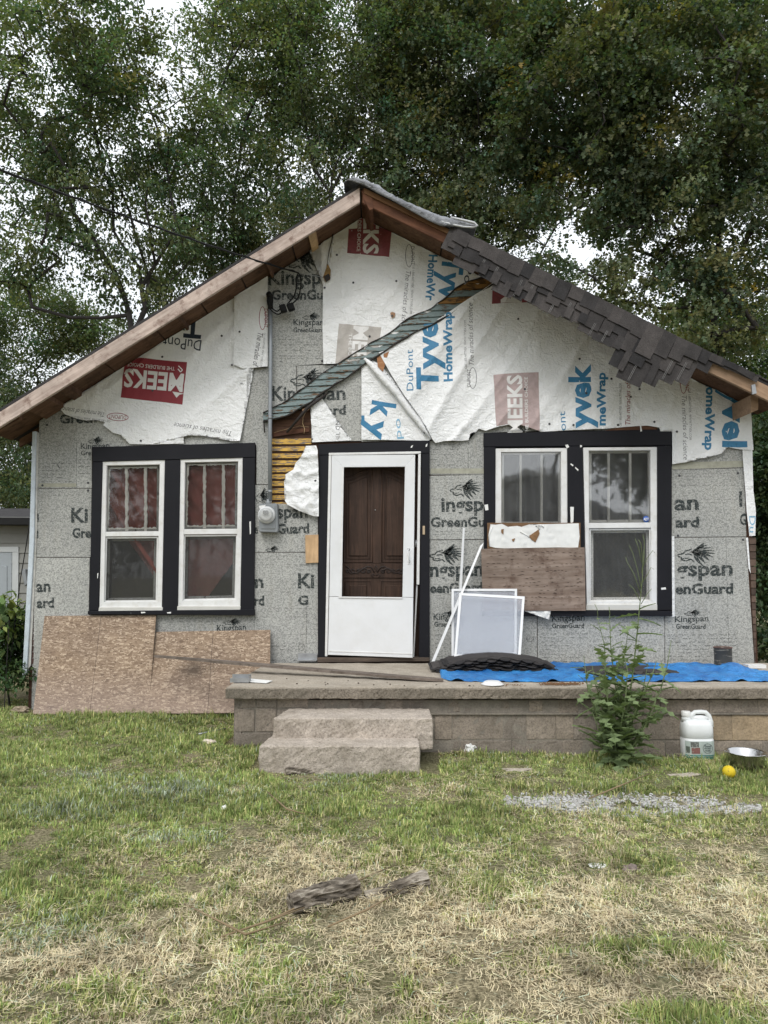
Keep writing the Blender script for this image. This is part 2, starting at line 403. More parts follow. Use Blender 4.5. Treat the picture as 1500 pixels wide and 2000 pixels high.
YEL = m_paintchip('chipped_yellow_paint', (.56, .335, .06), (.20, .16, .13), (2.5, 1, 16), 4.5, .50)
BLUEB = m_paintchip('flaking_blue_paint', (.165, .215, .215), (.13, .075, .038), (2.5, 1, 12), 4.0, .54)
RUSTB = m_paintchip('rusty_board', (.24, .125, .035), (.10, .055, .025), (2.5, 1, 8), 4.0, .5)
TAR = m_plain('tar', (.018, .013, .010), .7, .3, 20)
CONC = m_concrete('porch_concrete', (.38, .335, .275), .35, (.22, .185, .14), 2.2)
CONCE = m_concrete('slab_edge', (.21, .18, .145), .65, (.10, .09, .07), 2.0, bmp=.9)
STEPM = m_concrete('step_concrete', (.43, .375, .32), .45, (.20, .17, .13), 3.0, bmp=1.0)
BLOCKM = m_concrete('block', (.26, .225, .19), .45, (.13, .115, .095), 2.2, rnd=.16, bmp=.6)
BLOCKT = m_concrete('tan_block', (.34, .265, .18), .35, (.20, .17, .13), 4.0, rnd=.15, bmp=.6)
MORT = m_concrete('mortar', (.24, .215, .18), .3, (.07, .062, .052), 4.0)
METAL = m_plain('galvanised', (.38, .39, .40), .42, .2, 12, metal=.7, bmp=.1)
GREYP = m_plain('grey_enamel', (.235, .25, .26), .45, .12, 8, metal=.2)
BLK = m_plain('black_plastic', (.010, .010, .010), .6, .2, spec=.2)
STEEL = m_plain('stainless', (.55, .55, .55), .25, .1, metal=1.0, bmp=.03)
PAPER = m_plain('white_paper', (.72, .72, .70), .7, .08)
print('materials ok')
# ------------------------------------------------------------------ ground
def build_ground():
    def axis(lo, hi, step, far):
        a = list(np.arange(lo, hi+1e-6, step)); s = step; x = a[-1]
        while x < far: s *= 1.35; x += s; a.append(x)
        s = step; x = a[0]
        while x > -far: s *= 1.35; x -= s; a.insert(0, x)
        return np.array(a)
    xs = axis(-4.2, 4.2, .04, 400); ys = axis(-6.5, .6, .04, 400)
    X, Y = np.meshgrid(xs, ys); Z = gbase(X, Y)
    Z = Z + .008*np.sin(X*13+Y*7)*np.sin(Y*11-X*5) * (np.abs(X) < 6)
    nx, ny = len(xs), len(ys)
    v = np.stack([X, Y, Z], -1).reshape(-1, 3)
    i = np.arange(ny-1)[:, None]*nx+np.arange(nx-1)[None, :]
    f = np.stack([i, i+1, i+nx+1, i+nx], -1).reshape(-1, 4)
    me = bpy.data.meshes.new('ground'); me.from_pydata(v.tolist(), [], f.tolist()); me.update()
    m, nt = newmat('soil_and_thatch'); p = coords(nt)
    a = noi(nt, p, 55, 6, .8); b = noi(nt, p, 1.1, 4, .6); c = noi(nt, p, 140, 3, .7)
    cc = ramp(nt, a, [(.32, (.05, .04, .026)), (.44, (.17, .14, .085)), (.60, (.46, .39, .25))])
    gg = ramp(nt, c, [(.35, (.025, .038, .014)), (.65, (.14, .19, .07))])
    cc = mix(nt, ramp(nt, b, [(.40, .1), (.62, .5)]), cc, gg)
    out(nt, princ(nt, cc, .95, bump(nt, a, .8, .03), spec=.1))
    finish('ground', me, m, kind='structure', smooth=True, recentre=False)
build_ground()

# ------------------------------------------------------------------ house shell and roof
YR = -0.60; TR = 0.03; HB = 8.5
RA = W(703, 360, YR); RL = W(-45, 826, YR); RR = W(1548, 771, YR)
def zroof(x):
    if x < RA.x: return RA.z+(x-RA.x)*(RL.z-RA.z)/(RL.x-RA.x)
    return RA.z+(x-RA.x)*(RR.z-RA.z)/(RR.x-RA.x)
def zmax(x): return zroof(x)-TR-.035
house = empty('house', (0, 0, 0.1), 'small gabled house stripped to grey foam board and white wrap, black window casings', 'house')
XL, XR = W(66, 1100).x, W(1472, 1100).x
def wallpoly(x0, x1, z0, z1=None):
    """core wall strip; z1 None = up to the roof"""
    if z1 is not None: return [(x0, z0), (x1, z0), (x1, z1), (x0, z1)]
    t = [(x0, zmax(x0))]
    if x0 < RA.x < x1: t.append((RA.x, zmax(RA.x)))
    t.append((x1, zmax(x1)))
    return [(x0, z0), (x1, z0)]+t[::-1]
X = lambda p: W(p, 1000).x
Z = lambda p: W(750, p).z
bm = bmesh.new()
for poly in (wallpoly(XL, X(180), -.1), wallpoly(X(180), X(495), Z(884)), wallpoly(X(180), X(495), -.1, Z(1192)),
             wallpoly(X(495), X(626), -.1), wallpoly(X(626), X(836), Z(872)), wallpoly(X(626), X(836), -.1, Z(1290)),
             wallpoly(X(836), X(952), -.1), wallpoly(X(952), X(1306), Z(852)), wallpoly(X(952), X(1306), -.1, Z(1196)), wallpoly(X(1306), XR, -.1)):
    add_ext(bm, [(x, .0, z) for x, z in poly], (0, .12, 0))
from_bm('front_wall', bm, SIDE, house)
for xx, nm in ((XL, 'side_wall'), (XR-.12, 'side_wall')):
    box(nm, (xx+.06, .122+HB/2, (zmax(xx if xx < 0 else XR)-.1)/2-.05), (.118, HB-.1, zmax(xx if xx < 0 else XR)+.05), SIDE, house)
prism('back_wall', [(x, HB, z) for x, z in wallpoly(XL, XR, -.1)], (0, .1, 0), SIDE, house)
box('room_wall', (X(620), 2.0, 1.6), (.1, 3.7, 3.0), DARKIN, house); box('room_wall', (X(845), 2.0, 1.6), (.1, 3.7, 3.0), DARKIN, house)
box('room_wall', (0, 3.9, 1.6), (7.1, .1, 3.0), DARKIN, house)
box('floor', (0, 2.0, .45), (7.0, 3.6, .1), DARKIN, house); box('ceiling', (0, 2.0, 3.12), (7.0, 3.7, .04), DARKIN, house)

bm = bmesh.new(); dn = Vector((0, 0, -TR))
for E in (RL, RR): add_ext(bm, [RA, E, E+dn, RA+dn], (0, HB+1.2, 0))
roof = from_bm('roof', bm, ROOFM, house)
def along(E, t, d=0, y=YR): p = RA.lerp(E, t); return Vector((p.x, y, p.z-TR-d))
# rake boards: one long weathered board on the left, an orange one and a fresh end on the right
prism('fascia_board', [along(RL, 0), along(RL, 1), along(RL, 1, .155), along(RL, 0, .155)], (0, .035, 0), FASC, house, .004, label='weathered pinkish left rake board')
prism('fascia_board', [along(RR, .006), along(RR, .80), along(RR, .80, .15), along(RR, .006, .15)], (0, .035, 0), FASC2, house, .004, label='orange brown right rake board')
prism('fascia_board', [along(RR, .804, -.0), along(RR, 1), along(RR, 1, .15), along(RR, .804, .15)], (0, .035, 0), FRESH, house, .004, label='newer sawn board at the right end of the rake')
prism('drip_board', [along(RR, .01, -.004, YR-.022), along(RR, .245, -.004, YR-.022), along(RR, .245, .05, YR-.022), along(RR, .01, .05, YR-.022)], (0, .02, 0), m_wood('tan_drip_board', (.13, .065, .03), (.20, .11, .055), -.45), house, .002)
# peak bracket
bm = bmesh.new()
P0 = W(703, 366, YR+.02)
for dx0, dx1 in ((0, .05),):
    add_ext(bm, [W(706, 372, YR-.01), W(727, 385, YR-.01), W(729, 408, YR-.01), W(722, 410, YR-.01), W(712, 392, YR-.01)], (0, .45, 0))
from_bm('peak_block', bm, FASC2, house)
# soffit boards
for E, cuts, mm in ((RL, (0, .19, .33, .44, .56, .70, .86, 1.0), SOFF), (RR, (0, .2, .4, .6, .8, 1.0), SOFF)):
    for a, b in zip(cuts, cuts[1:]):
        p = along(E, a+.002, .003, YR+.04); q = along(E, b-.002, .003, YR+.04); o = Vector((0, 0, -.02-R.random()*.006))
        prism('soffit_board', [p, q, q+o, p+o], (0, .62, 0), mm, house)
# lookout blocks under the left rake and rafter tails
for t, w_, mm in ((.133, .018, BLOCKW), (.255, .006, SOFF), (.495, .006, SOFF), (.80, .02, SOFF), (.865, .05, SOFF)):
    p = along(RL, t-w_/2, .025, YR+.045); q = along(RL, t+w_/2, .025, YR+.045)
    prism('lookout', [p, q, q+Vector((0, 0, -.05)), p+Vector((0, 0, -.05))], (0, .52, 0), mm, house)
for E, x1 in ((RL, XL+.03), (RR, XR-.03)):
    t1 = 1.0; t0 = (x1-RA.x)/(E.x-RA.x)
    for k in range(13):
        y = YR+.12+k*.6
        pts = [along(E, t0-.0, .03, y), along(E, .985, .03, y), along(E, .985, .11, y), along(E, t0, .13, y)]
        prism('rafter', pts, (0, .045, 0), SOFF, house)
prism('lookout', [W(1466, 772, -.45), W(1481, 770, -.45), W(1481, 800, -.45), W(1467, 806, -.45)], (0, .45, 0), FRESH, house, label='short block hanging under the right rake')
prism('bracket', [W(1468, 752, YR-.02), W(1475, 750, YR-.02), W(1478, 768, YR-.02), W(1470, 770, YR-.02)], (0, .02, 0), METAL, house)

# ------------------------------------------------------------------ sheets on the wall with what is printed on them
def grid_cut(bm, step):
    lo = Vector((1e9,)*3); hi = -lo
    for v in bm.verts:
        for i in range(3): lo[i] = min(lo[i], v.co[i]); hi[i] = max(hi[i], v.co[i])
    for ax in (0, 2):
        t = math.ceil(lo[ax]/step)*step
        while t < hi[ax]:
            if t > lo[ax]+1e-4:
                pn = Vector((0, 0, 0)); pn[ax] = 1; pc = Vector((0, 0, 0)); pc[ax] = t
                bmesh.ops.bisect_plane(bm, geom=bm.verts[:]+bm.edges[:]+bm.faces[:], plane_co=pc, plane_no=pn, dist=1e-6)
            t += step
FCACHE = {}
def font_mesh(s, bold):
    k = (s, bold)
    if k not in FCACHE:
        cu = bpy.data.curves.new('t', 'FONT'); cu.body = s; cu.resolution_u = 2; cu.offset = bold
        o = bpy.data.objects.new('t', cu); me = bpy.data.meshes.new_from_object(o)
        vs_ = [(v.co.x, v.co.y) for v in me.vertices]; fs = [tuple(p.vertices) for p in me.polygons]
        bpy.data.objects.remove(o); bpy.data.meshes.remove(me)
        FCACHE[k] = (vs_, fs)
    return FCACHE[k]
CAP = max(v[1] for v in font_mesh('H', 0.0)[0])
class Surf:
    def __init__(s, y0, disp=None, step=.022):
        s.y0 = y0; s.disp = disp; s.step = step; s.inks = {}
    def place(s, v, lift):
        x, z = v.x, v.z
        d = s.disp(x, z) if s.disp else 0.0
        if s.disp and s.y0 > -.05: d = min(d, .014+max(0.0, z-(Z(846) if x > X(900) else Z(872)))*.8 if z < Z(790) and X(640) < x < X(1320) else 1.0)
        return Vector((x, s.y0-d-lift, min(z, zmax(x)-.004)))
    def sheet(s, name, px, mat, parent, clip=True, **k):
        bm = bmesh.new(); f = bm.faces.new([bm.verts.new(W(a, b, s.y0)) for a, b in px])
        bmesh.ops.triangulate(bm, faces=[f]); grid_cut(bm, s.step)
        bmesh.ops.triangulate(bm, faces=[f for f in bm.faces if len(f.verts) > 4])
        for v in bm.verts: v.co = s.place(v.co, 0)
        s.obj = from_bm(name, bm, mat, parent, smooth=True, **k); return s.obj
    def poly(s, px, mat, lift=.0012):
        bm = s.inks.setdefault((mat.name, round(lift, 5)), bmesh.new())
        f = bm.faces.new([bm.verts.new(W(a, b, s.y0)) for a, b in px]); bmesh.ops.triangulate(bm, faces=[f])
    def line(s, pts, w, mat, lift=.0012):
        for (a, b), (c, d) in zip(pts, pts[1:]):
            L = hypot(c-a, d-b) or 1; nx, ny = -(d-b)/L*w/2, (c-a)/L*w/2
            s.poly([(a+nx, b+ny), (c+nx, d+ny), (c-nx, d-ny), (a-nx, b-ny)], mat, lift)
    def text(s, t, x0, y0, x1, y1, h, mat, bold=.018, lift=.0014, shear=0.0):
        vs_, fs = font_mesh(t, bold)
        u0 = min(v[0] for v in vs_); u1 = max(v[0] for v in vs_); L = hypot(x1-x0, y1-y0)
        dx, dy = (x1-x0)/L, (y1-y0)/L; ux, uy = dy, -dx
        bm = s.inks.setdefault((mat.name, round(lift, 5)), bmesh.new()); vv = []
        for a, b in vs_:
            q = b/CAP*h; p = (a-u0)/(u1-u0)*L+shear*q
            vv.append(bm.verts.new(W(x0+dx*p+ux*q, y0+dy*p+uy*q, s.y0)))
        for f in fs:
            try: bm.faces.new([vv[i] for i in f])
            except ValueError: pass
    def oval(s, cx, cy, rx, ry, ang, mat, word='DUPONT'):
        n = 28; c, sn = cos(ang), sin(ang)
        def pt(k, r): a = 2*pi*k/n; X_, Y_ = rx*r*cos(a), (ry-(1-r)*rx)*sin(a); return (cx+X_*c-Y_*sn, cy+X_*sn+Y_*c)
        r = 1-1.3/rx
        for k in range(n): s.poly([pt(k, 1), pt(k+1, 1), pt(k+1, r), pt(k, r)], mat)
        hx = rx*.80; hh = ry*.95
        s.text(word, cx-hx*c-hh/2*-sn*1.0, cy-hx*sn+hh/2*c, cx+hx*c+hh/2*sn, cy+hx*sn+hh/2*c, hh, mat, .0)
    def flush(s, parent=None):
        parent = parent or s.obj
        for (mn, lift), bm in s.inks.items():
            bmesh.ops.recalc_face_normals(bm, faces=bm.faces)
            if s.disp: grid_cut(bm, s.step)
            for v in bm.verts: v.co = s.place(v.co, lift)
            from_bm('printed_lettering', bm, bpy.data.materials[mn], parent, kind='stuff')
        s.inks = {}

INK_K = m_ink('foam_print', (.028, .036, .036), .22, 48, .40, .10)
INK_K2 = m_ink('fine_foam_print', (.08, .085, .085), .1, 70, .46, .15)
INK_F = m_ink('faint_foam_print', (.15, .155, .15), .1, 70, .50, .2)
INK_B = m_ink('blue_print', (.045, .19, .34), .82, 30, .38, .1)
INK_PB = m_ink('pale_blue_print', (.20, .40, .56), .7, 30, .40, .1)
INK_N = m_ink('navy_print', (.022, .032, .05), .85, 30, .35, .1)
INK_G = m_ink('grey_print', (.16, .16, .17), .5, 60, .42, .15)
INK_R = m_ink('red_print', (.24, .035, .045), .92, 12, .3, .1)
INK_R2 = m_ink('worn_red_print', (.235, .06, .07), .80, 10, .36, .2)
INK_P = m_ink('faded_pink_print', (.44, .34, .33), .75, 9, .35, .3)
INK_BG = m_ink('faded_beige_print', (.44, .41, .38), .8, 9, .35, .3)
INK_W = m_ink('white_print', (.70, .69, .68), .85, 30, .3, .1)
INK_RO = m_ink('red_outline_print', (.27, .06, .07), .8, 40, .35, .1)

def lion(S, x0, y0, x1, y1, mat, seed=0, bold=1.0):
    """the maned head mark: swept mane strokes behind a small face"""
    w, h = x1-x0, y1-y0
    def q(a, b): return (x0+a*w, y0+b*h)
    n = 9
    for k in range(n):
        t = k/(n-1); pts = []
        for j in range(7):
            u = j/6; a = .34+.62*u*(1-.25*t)*cos(-.95+1.75*t)*1.0+.05*sin(u*4+k)
            b = .52+(.62*u)*sin(-1.0+1.85*t)+.12*u*u
            pts.append((a, b))
        for j in range(6):
            (a0, b0), (a1, b1) = pts[j], pts[j+1]
            th0 = (.020+.075*sin(pi*j/6))*.5*bold; th1 = (.020+.075*sin(pi*(j+1)/6))*.5*bold
            L = hypot(a1-a0, b1-b0) or 1; nx, ny = -(b1-b0)/L, (a1-a0)/L
            if j == 0 and k % 2: continue
            S.poly([q(a0+nx*th0, b0+ny*th0), q(a1+nx*th1, b1+ny*th1), q(a1-nx*th1, b1-ny*th1), q(a0-nx*th0, b0-ny*th0)], mat)
    face = [(.36, .40), (.22, .46), (.16, .58), (.04, .62), (.02, .70), (.12, .76), (.10, .84), (.22, .90), (.34, .82), (.42, .94)]
    pp = [q(a, b) for a, b in face]; S.line(pp, max(1.3, w*.035), mat)
    S.line([q(.2, .62), q(.32, .60), q(.36, .66)], max(1.2, w*.03), mat); S.line([q(.14, .80), q(.28, .78)], max(1.0, w*.025), mat)
def fine(S, x0, y0, x1, y1, rows, mat, seed=1):
    r = random.Random(seed)
    for k in range(rows):
        y = y0+(y1-y0)*k/max(1, rows-1); x = x0
        while x < x1-2:
            w = r.uniform(3, 16); w = min(w, x1-x)
            if r.random() < .8: S.poly([(x, y-.7), (x+w, y-.7), (x+w, y+.7), (x, y+.7)], mat)
            x += w+r.uniform(1.5, 6)
            if r.random() < .08: break

def foam(px):
    cx = sum(p[0] for p in px)/len(px); cy = sum(p[1] for p in px)/len(px)
    bm = bmesh.new(); add_ext(bm, [W(a+(.8 if a > cx else -.8), b+(.8 if b > cy else -.8), -.02) for a, b in px], (0, .018, 0))
    for v in bm.verts: v.co.z = min(v.co.z, zmax(v.co.x)-.004)
    S = Surf(-.02); S.obj = from_bm('foam_board', bm, FOAM, house)
    xs_ = sorted(p[0] for p in px); ys_ = sorted(p[1] for p in px)
    if len(px) <= 5 and ys_[0] > 880 and xs_[-1]-xs_[0] < 260:    # faint rows of code print that every board carries
        y0 = ys_[1]+6
        while y0 < ys_[-2]-8:
            if R.random() < .55: fine(S, xs_[1]+3, y0, xs_[-2]-3, y0+6, 2, INK_F, int(y0*7+xs_[0]))
            y0 += 17
    return S
# left of the house
S = foam([(78, 815), (112, 782), (149, 765), (149, 952), (74, 952)])
S.text('Green', 117, 827, 189, 825, 17, INK_K, .04); fine(S, 82, 905, 146, 940, 6, INK_K2, 2)
S.flush()
S = foam([(151, 764), (300, 690), (300, 872), (180, 872), (180, 952), (151, 952)])
lion(S, 172, 850, 204, 868, INK_K, bold=1.1); S.text('Kingspan', 158, 877, 214, 875, 10.5, INK_K, .02); S.text('Gre', 158, 889, 178, 889, 8.5, INK_K, .03)
S.line([(116, 903), (112, 908), (116, 914), (121, 914)], 1.5, INK_K); fine(S, 152, 898, 178, 938, 7, INK_K2, 3); S.flush()
foam([(302, 690), (469, 600), (469, 869), (302, 872)]).flush
S = foam([(302, 868), (302, 867), (468, 862), (468, 869)]) if False else None
S = foam([(74, 955), (178, 955), (176, 1087), (70, 1087)])
S.text('Ki', 139, 1020, 172, 1020, 27, INK_K, .03); S.text('Gre', 141, 1050, 178, 1050, 18, INK_K, .04)
S.poly([(73, 1003), (76, 1003), (76, 1020), (73, 1020)], INK_K); S.poly([(72, 1036), (75, 1036), (75, 1051), (72, 1051)], INK_K); S.flush()
S = foam([(70, 1090), (176, 1090), (174, 1202), (300, 1202), (300, 1385), (62, 1385)])
S.text('an', 71, 1156, 99, 1155, 22, INK_K, .03); S.text('ard', 72, 1187, 106, 1186, 18, INK_K, .04); S.flush()
S = foam([(302, 1202), (496, 1202), (496, 1310), (302, 1385)])
S.text('Kingspan', 424, 1234, 481, 1231, 13, INK_K, .02); lion(S, 436, 1205, 474, 1222, INK_K, bold=1.2)
S.flush()
# between window and door, and the gable
S = foam([(521, 540), (632, 478), (632, 712), (521, 716)])
lion(S, 556, 480, 634, 528, INK_K); S.text('Kingsp', 524, 556, 628, 555, 28, INK_K, .025); S.text('GreenGu', 530, 585, 631, 585, 18, INK_K, .035)
lion(S, 590, 608, 628, 626, INK_K, bold=1.1); S.text('Kingspan', 573, 635, 632, 635, 11, INK_K, .02); S.text('GreenGuard', 573, 649, 632, 649, 9, INK_K, .03)
S.text('0250', 603, 661, 619, 661, 5, INK_K2, 0); fine(S, 546, 663, 628, 706, 9, INK_K2, 4); S.flush()
foam([(634, 478), (706, 410), (706, 712), (634, 712)])
foam([(471, 720), (528, 718), (528, 945), (500, 945), (500, 868), (471, 868)])
S = foam([(530, 718), (578, 715), (578, 785), (534, 812)]); S.text('Kin', 531, 782, 577, 782, 27, INK_K, .025); S.flush()
S = foam([(581, 715), (705, 706), (705, 860), (609, 862), (609, 795), (581, 790)])
lion(S, 566, 714, 642, 758, INK_K); S.text('gspan', 583, 783, 675, 780, 26, INK_K, .025); S.text('uard', 624, 811, 676, 809, 17, INK_K, .04)
S.flush()
S = foam([(498, 948), (531, 948), (531, 985), (620, 985), (620, 1077), (498, 1077)])
lion(S, 498, 948, 528, 985, INK_K, bold=1.3); S.text('span', 541, 1012, 601, 1011, 25, INK_K, .03); S.text('Guard', 541, 1042, 604, 1041, 18, INK_K, .04); S.text('e', 497.5, 1042, 504, 1042, 18, INK_K, .03)
lion(S, 518, 1064, 547, 1079, INK_K, bold=1.2); S.flush()
S = foam([(498, 1080), (620, 1080), (620, 1310), (498, 1310)])
S.text('n', 498.5, 1148, 515, 1147, 24, INK_K, .03); S.text('rd', 497, 1182, 516, 1182, 18, INK_K, .04); S.text('Ki', 582, 1148, 614, 1148, 27, INK_K, .03); S.text('G', 582, 1181, 602, 1181, 17, INK_K, .04)
S.line([(600, 1165), (597, 1300)], 1.3, INK_K2); fine(S, 500, 1262, 578, 1296, 6, INK_K2, 5)
S.oval(589, 1264, 7, 7, 0, INK_K2, 'UL'); S.flush()
# above the door and windows (mostly under the wrap)
foam([(707, 470), (1000, 600), (1000, 842), (946, 845), (841, 858), (707, 862)])
S = foam([(1002, 600), (1310, 745), (1310, 838), (1002, 842)]); S.text('Kit', 1016, 842, 1031, 842, 10, INK_K, .02); S.flush()
# right of the door
S = foam([(840, 862), (946, 846), (946, 926), (840, 926)]); fine(S, 842, 868, 900, 908, 5, INK_K2, 6)
S.line([(914, 850), (915, 926)], 1.0, INK_K2); S.flush()
YBAND = m_plain('yellowed_edge', (.33, .325, .26), .7, .2, 20)
S = foam([(840, 930), (946, 928), (946, 1052), (840, 1053)])
lion(S, 878, 930, 962-18, 972, INK_K); S.text('ingsp', 862, 999, 945, 997, 27, INK_K, .03); S.text('GreenGu', 841, 1029, 947, 1028, 18, INK_K, .035); S.flush()
S = foam([(840, 1056), (946, 1055), (946, 1192), (1048, 1192), (1048, 1310), (840, 1310)])
lion(S, 838, 1058, 912, 1100, INK_K); S.text('ngspan', 840, 1126, 943, 1124, 27, INK_K, .03); S.text('eenGuard', 840, 1158, 943, 1156, 18, INK_K, .04)
lion(S, 862, 1190, 892, 1204, INK_K, bold=1.2); S.text('Kingspan', 847, 1211, 906, 1209, 12, INK_K, .02); S.text('GreenGuard', 848, 1224, 906, 1223, 9, INK_K, .03)
S.oval(1035, 1248, 7.5, 6, 0, INK_K2, 'UL'); fine(S, 850, 1232, 905, 1290, 8, INK_K2, 7); S.flush()
S = foam([(1051, 1198), (1297, 1198), (1297, 1310), (1051, 1310)])
S.text('Kingspan', 1078, 1214, 1142, 1212, 13, INK_K, .02); S.text('GreenGuard', 1078, 1227, 1141, 1226, 9, INK_K, .03); S.text('0250', 1112, 1239, 1134, 1239, 5, INK_K2, 0)
fine(S, 1058, 1238, 1150, 1300, 9, INK_K2, 8); S.flush()
S = foam([(1300, 1204), (1317, 1204), (1317, 1051), (1456, 1050), (1473, 1300), (1473, 1310), (1300, 1310)])
lion(S, 1322, 1055, 1402, 1100, INK_K); S.text('gspan', 1321, 1125, 1431, 1123, 28, INK_K, .03); S.text('enGuard', 1319, 1160, 1432, 1159, 19, INK_K, .04)
lion(S, 1336, 1188, 1372, 1204, INK_K, bold=1.2); S.text('Kingspan', 1318, 1215, 1384, 1213, 11, INK_K, .02); S.text('GreenGuard', 1320, 1228, 1378, 1228, 9, INK_K, .03)
fine(S, 1304, 1240, 1440, 1296, 9, INK_K2, 9); S.line([(1418, 1052), (1424, 1310)], 1.0, INK_K2); S.flush()
S = foam([(1313, 919), (1452, 915), (1457, 1047), (1313, 1048)])
S.text('an', 1317, 996, 1365, 995, 28, INK_K, .03); S.text('ard', 1319, 1030, 1366, 1029, 19, INK_K, .04); S.poly([(1443, 960), (1449, 959), (1450, 990), (1444, 990)], INK_K)
S.text('G', 1445, 1025, 1458, 1025, 21, INK_K, .03); S.flush()
S = foam([(1313, 760), (1400, 790), (1450, 825), (1452, 912), (1313, 917)]); S.poly([(1313, 903), (1452, 900), (1452, 912), (1313, 917)], YBAND); S.line([(1411, 870), (1412, 913)], 1.2, INK_K2); S.flush()
for q in (rect(75, 944, 149, 951), rect(841, 915, 945, 925)):
    S = Surf(-.0204); S.poly(q, YBAND); S.flush(house)

# ---- house wrap
def fold(x, z, ang, ac, al, amp, sd=0):
    c, s = cos(ang), sin(ang); a = x*c+z*s; b = -x*s+z*c
    return amp*(.5+.5*noise.noise(Vector((a*al+sd, b*ac, sd*2.3))))
def rfold(x, z, ang, ac, al, amp, sd=0):
    c, s = cos(ang), sin(ang); a = x*c+z*s; b = -x*s+z*c
    return amp*(1-min(1, abs(noise.noise(Vector((a*al+sd, b*ac, sd*2.3))))*3.0))**1.6
def crinkle(x, z, sc, amp, sd=0):
    n = noise.noise(Vector((x*sc+sd, z*sc, sd)))
    return amp*abs(n)*1.6
def ridg(x, z, sc, amp, sd): return amp*(1-min(1, 3.2*abs(noise.noise(Vector((x*sc+sd, z*sc*.8, sd))))))
TEXT_S = 'The miracles of science'; CALL = 'Call 1-800-44TYVEK  WWW.TYVEK.COM'
# W1 left sheet
d1 = lambda x, z: rfold(x, z, .75, 4, .6, .022, 1)+fold(x, z, .85, 6, 1.0, .018, 1)+fold(x, z, 1.35, 16, 2, .006, 3)+crinkle(x, z, 9, .004, 2)
S = Surf(-.028, d1)
S.sheet('house_wrap', [(108, 790), (118, 778), (200, 726), (300, 662), (400, 600), (470, 562), (500, 545), (500, 700), (470, 720), (470, 862), (452, 862), (430, 857), (400, 852), (372, 851), (360, 853), (360, 867), (300, 869), (254, 868),
        (254, 861), (247, 855), (236, 850), (222, 846), (212, 838), (203, 831), (207, 826), (190, 821), (170, 822), (150, 818), (128, 810), (120, 800)], WRAP, house, label='torn white wrap left of the meter pipe, printed upside down')
S.poly([(246, 697), (367, 709), (357, 791), (237, 777)], INK_R, .0012)
S.text('MEEKS', 361, 733, 245, 722, 33, INK_W, .03, .0026); S.poly([(361, 770), (338, 766), (346, 778), (352, 772)], INK_W, .0026); S.text('THE BUILDERS CHOICE', 343, 718, 250, 709, 7, INK_W, .01, .0026)
S.line([(350, 716), (358, 724), (354, 728), (349, 722)], 2, INK_W, .0026)
S.text('Ty', 397, 622, 336, 616, 40, INK_N, .025); S.text('DuPont', 395, 666, 321, 658, 21, INK_N, .0)
S.oval(231, 815, 21, 8, pi+.06, INK_RO); S.text(TEXT_S, 207, 806, 122, 795, 9.5, INK_G, .0, shear=.2); S.text(CALL, 217, 822, 141, 812, 4.5, INK_G, 0)
S.text(TEXT_S, 455, 843, 342, 826, 10, INK_G, 0, shear=.2); S.text(CALL, 463, 859, 374, 847, 4.5, INK_G, 0); S.flush()
# strip overlapping at the pipe
d1b = lambda x, z: crinkle(x, z, 14, .008, 5)+fold(x, z, 1.2, 9, 1, .008, 5)
S = Surf(-.058, d1b)
S.sheet('house_wrap', [(458, 568), (490, 548), (523, 530), (523, 716), (474, 720), (456, 712)], WRAP, house, label='overlapping wrap strip beside the meter pipe')
S.oval(513, 622, 23, 7, pi/2, INK_RO); S.text('The miracles of', 504, 648, 494, 714, 11, INK_G, .01, shear=.2); S.text(CALL, 516, 650, 508, 716, 4, INK_G, 0); S.flush()
# narrow sheet left of the peak and the main peak sheet
d2 = lambda x, z: rfold(x, z, 1.2, 5, 2.0, .010, 17)+ridg(x, z, 5, .008, 31)+fold(x, z, 1.0, 7, 2.0, .012, 7)+crinkle(x, z, 7, .003, 7)
S = Surf(-.030, d2)
S.sheet('house_wrap', [(568, 498), (600, 480), (650, 445), (652, 460), (645, 520), (634, 548), (632, 560), (632, 484), (600, 486), (580, 498)], WRAP, house, label='narrow wrap tail left of the gable peak')
S.poly([(589, 474), (627, 472), (627, 480), (592, 482)], INK_N); S.flush()
S = Surf(-.034, d2)
S.sheet('house_wrap', [(655, 440), (680, 418), (706, 398), (760, 422), (820, 458), (880, 490), (930, 520), (960, 540), (920, 566), (880, 588), (830, 618), (760, 668), (700, 705), (668, 710), (632, 712), (630, 640), (631, 560), (640, 530), (648, 500), (652, 470)], WRAP, house, label='white wrap under the gable peak with a red printed square')
S.poly([(700, 399), (768, 420), (760, 503), (678, 495), (681, 448), (698, 447)], INK_R2, .0012)
S.text('MEEKS', 712, 372, 710, 497, 28, INK_W, .03, .0026); S.text('THE BUILDERS CHOICE', 701, 392, 697, 492, 6.5, INK_W, .01, .0026)
S.poly([(662, 633), (745, 640), (739, 680), (702, 705), (655, 711)], INK_BG, .0012); S.text('MEE', 692, 637, 687, 703, 27, INK_W, .03, .0026); S.text('THE BUIL', 682, 652, 680, 706, 6, INK_W, .01, .0026)
S.oval(799, 500, 23, 7.5, pi/2, INK_G); S.text(TEXT_S, 793, 528, 782, 652, 10, INK_G, 0, shear=.2); S.text(CALL, 806, 518, 800, 614, 4.5, INK_G, .0)
S.text('HomeWr', 838, 498, 831, 588, 16, INK_B, .03); S.text('Tyv', 866, 499, 857, 584, 40, INK_B, .03); S.text('DuPo', 909, 484, 906, 553, 15, INK_N, .0)
S.flush()
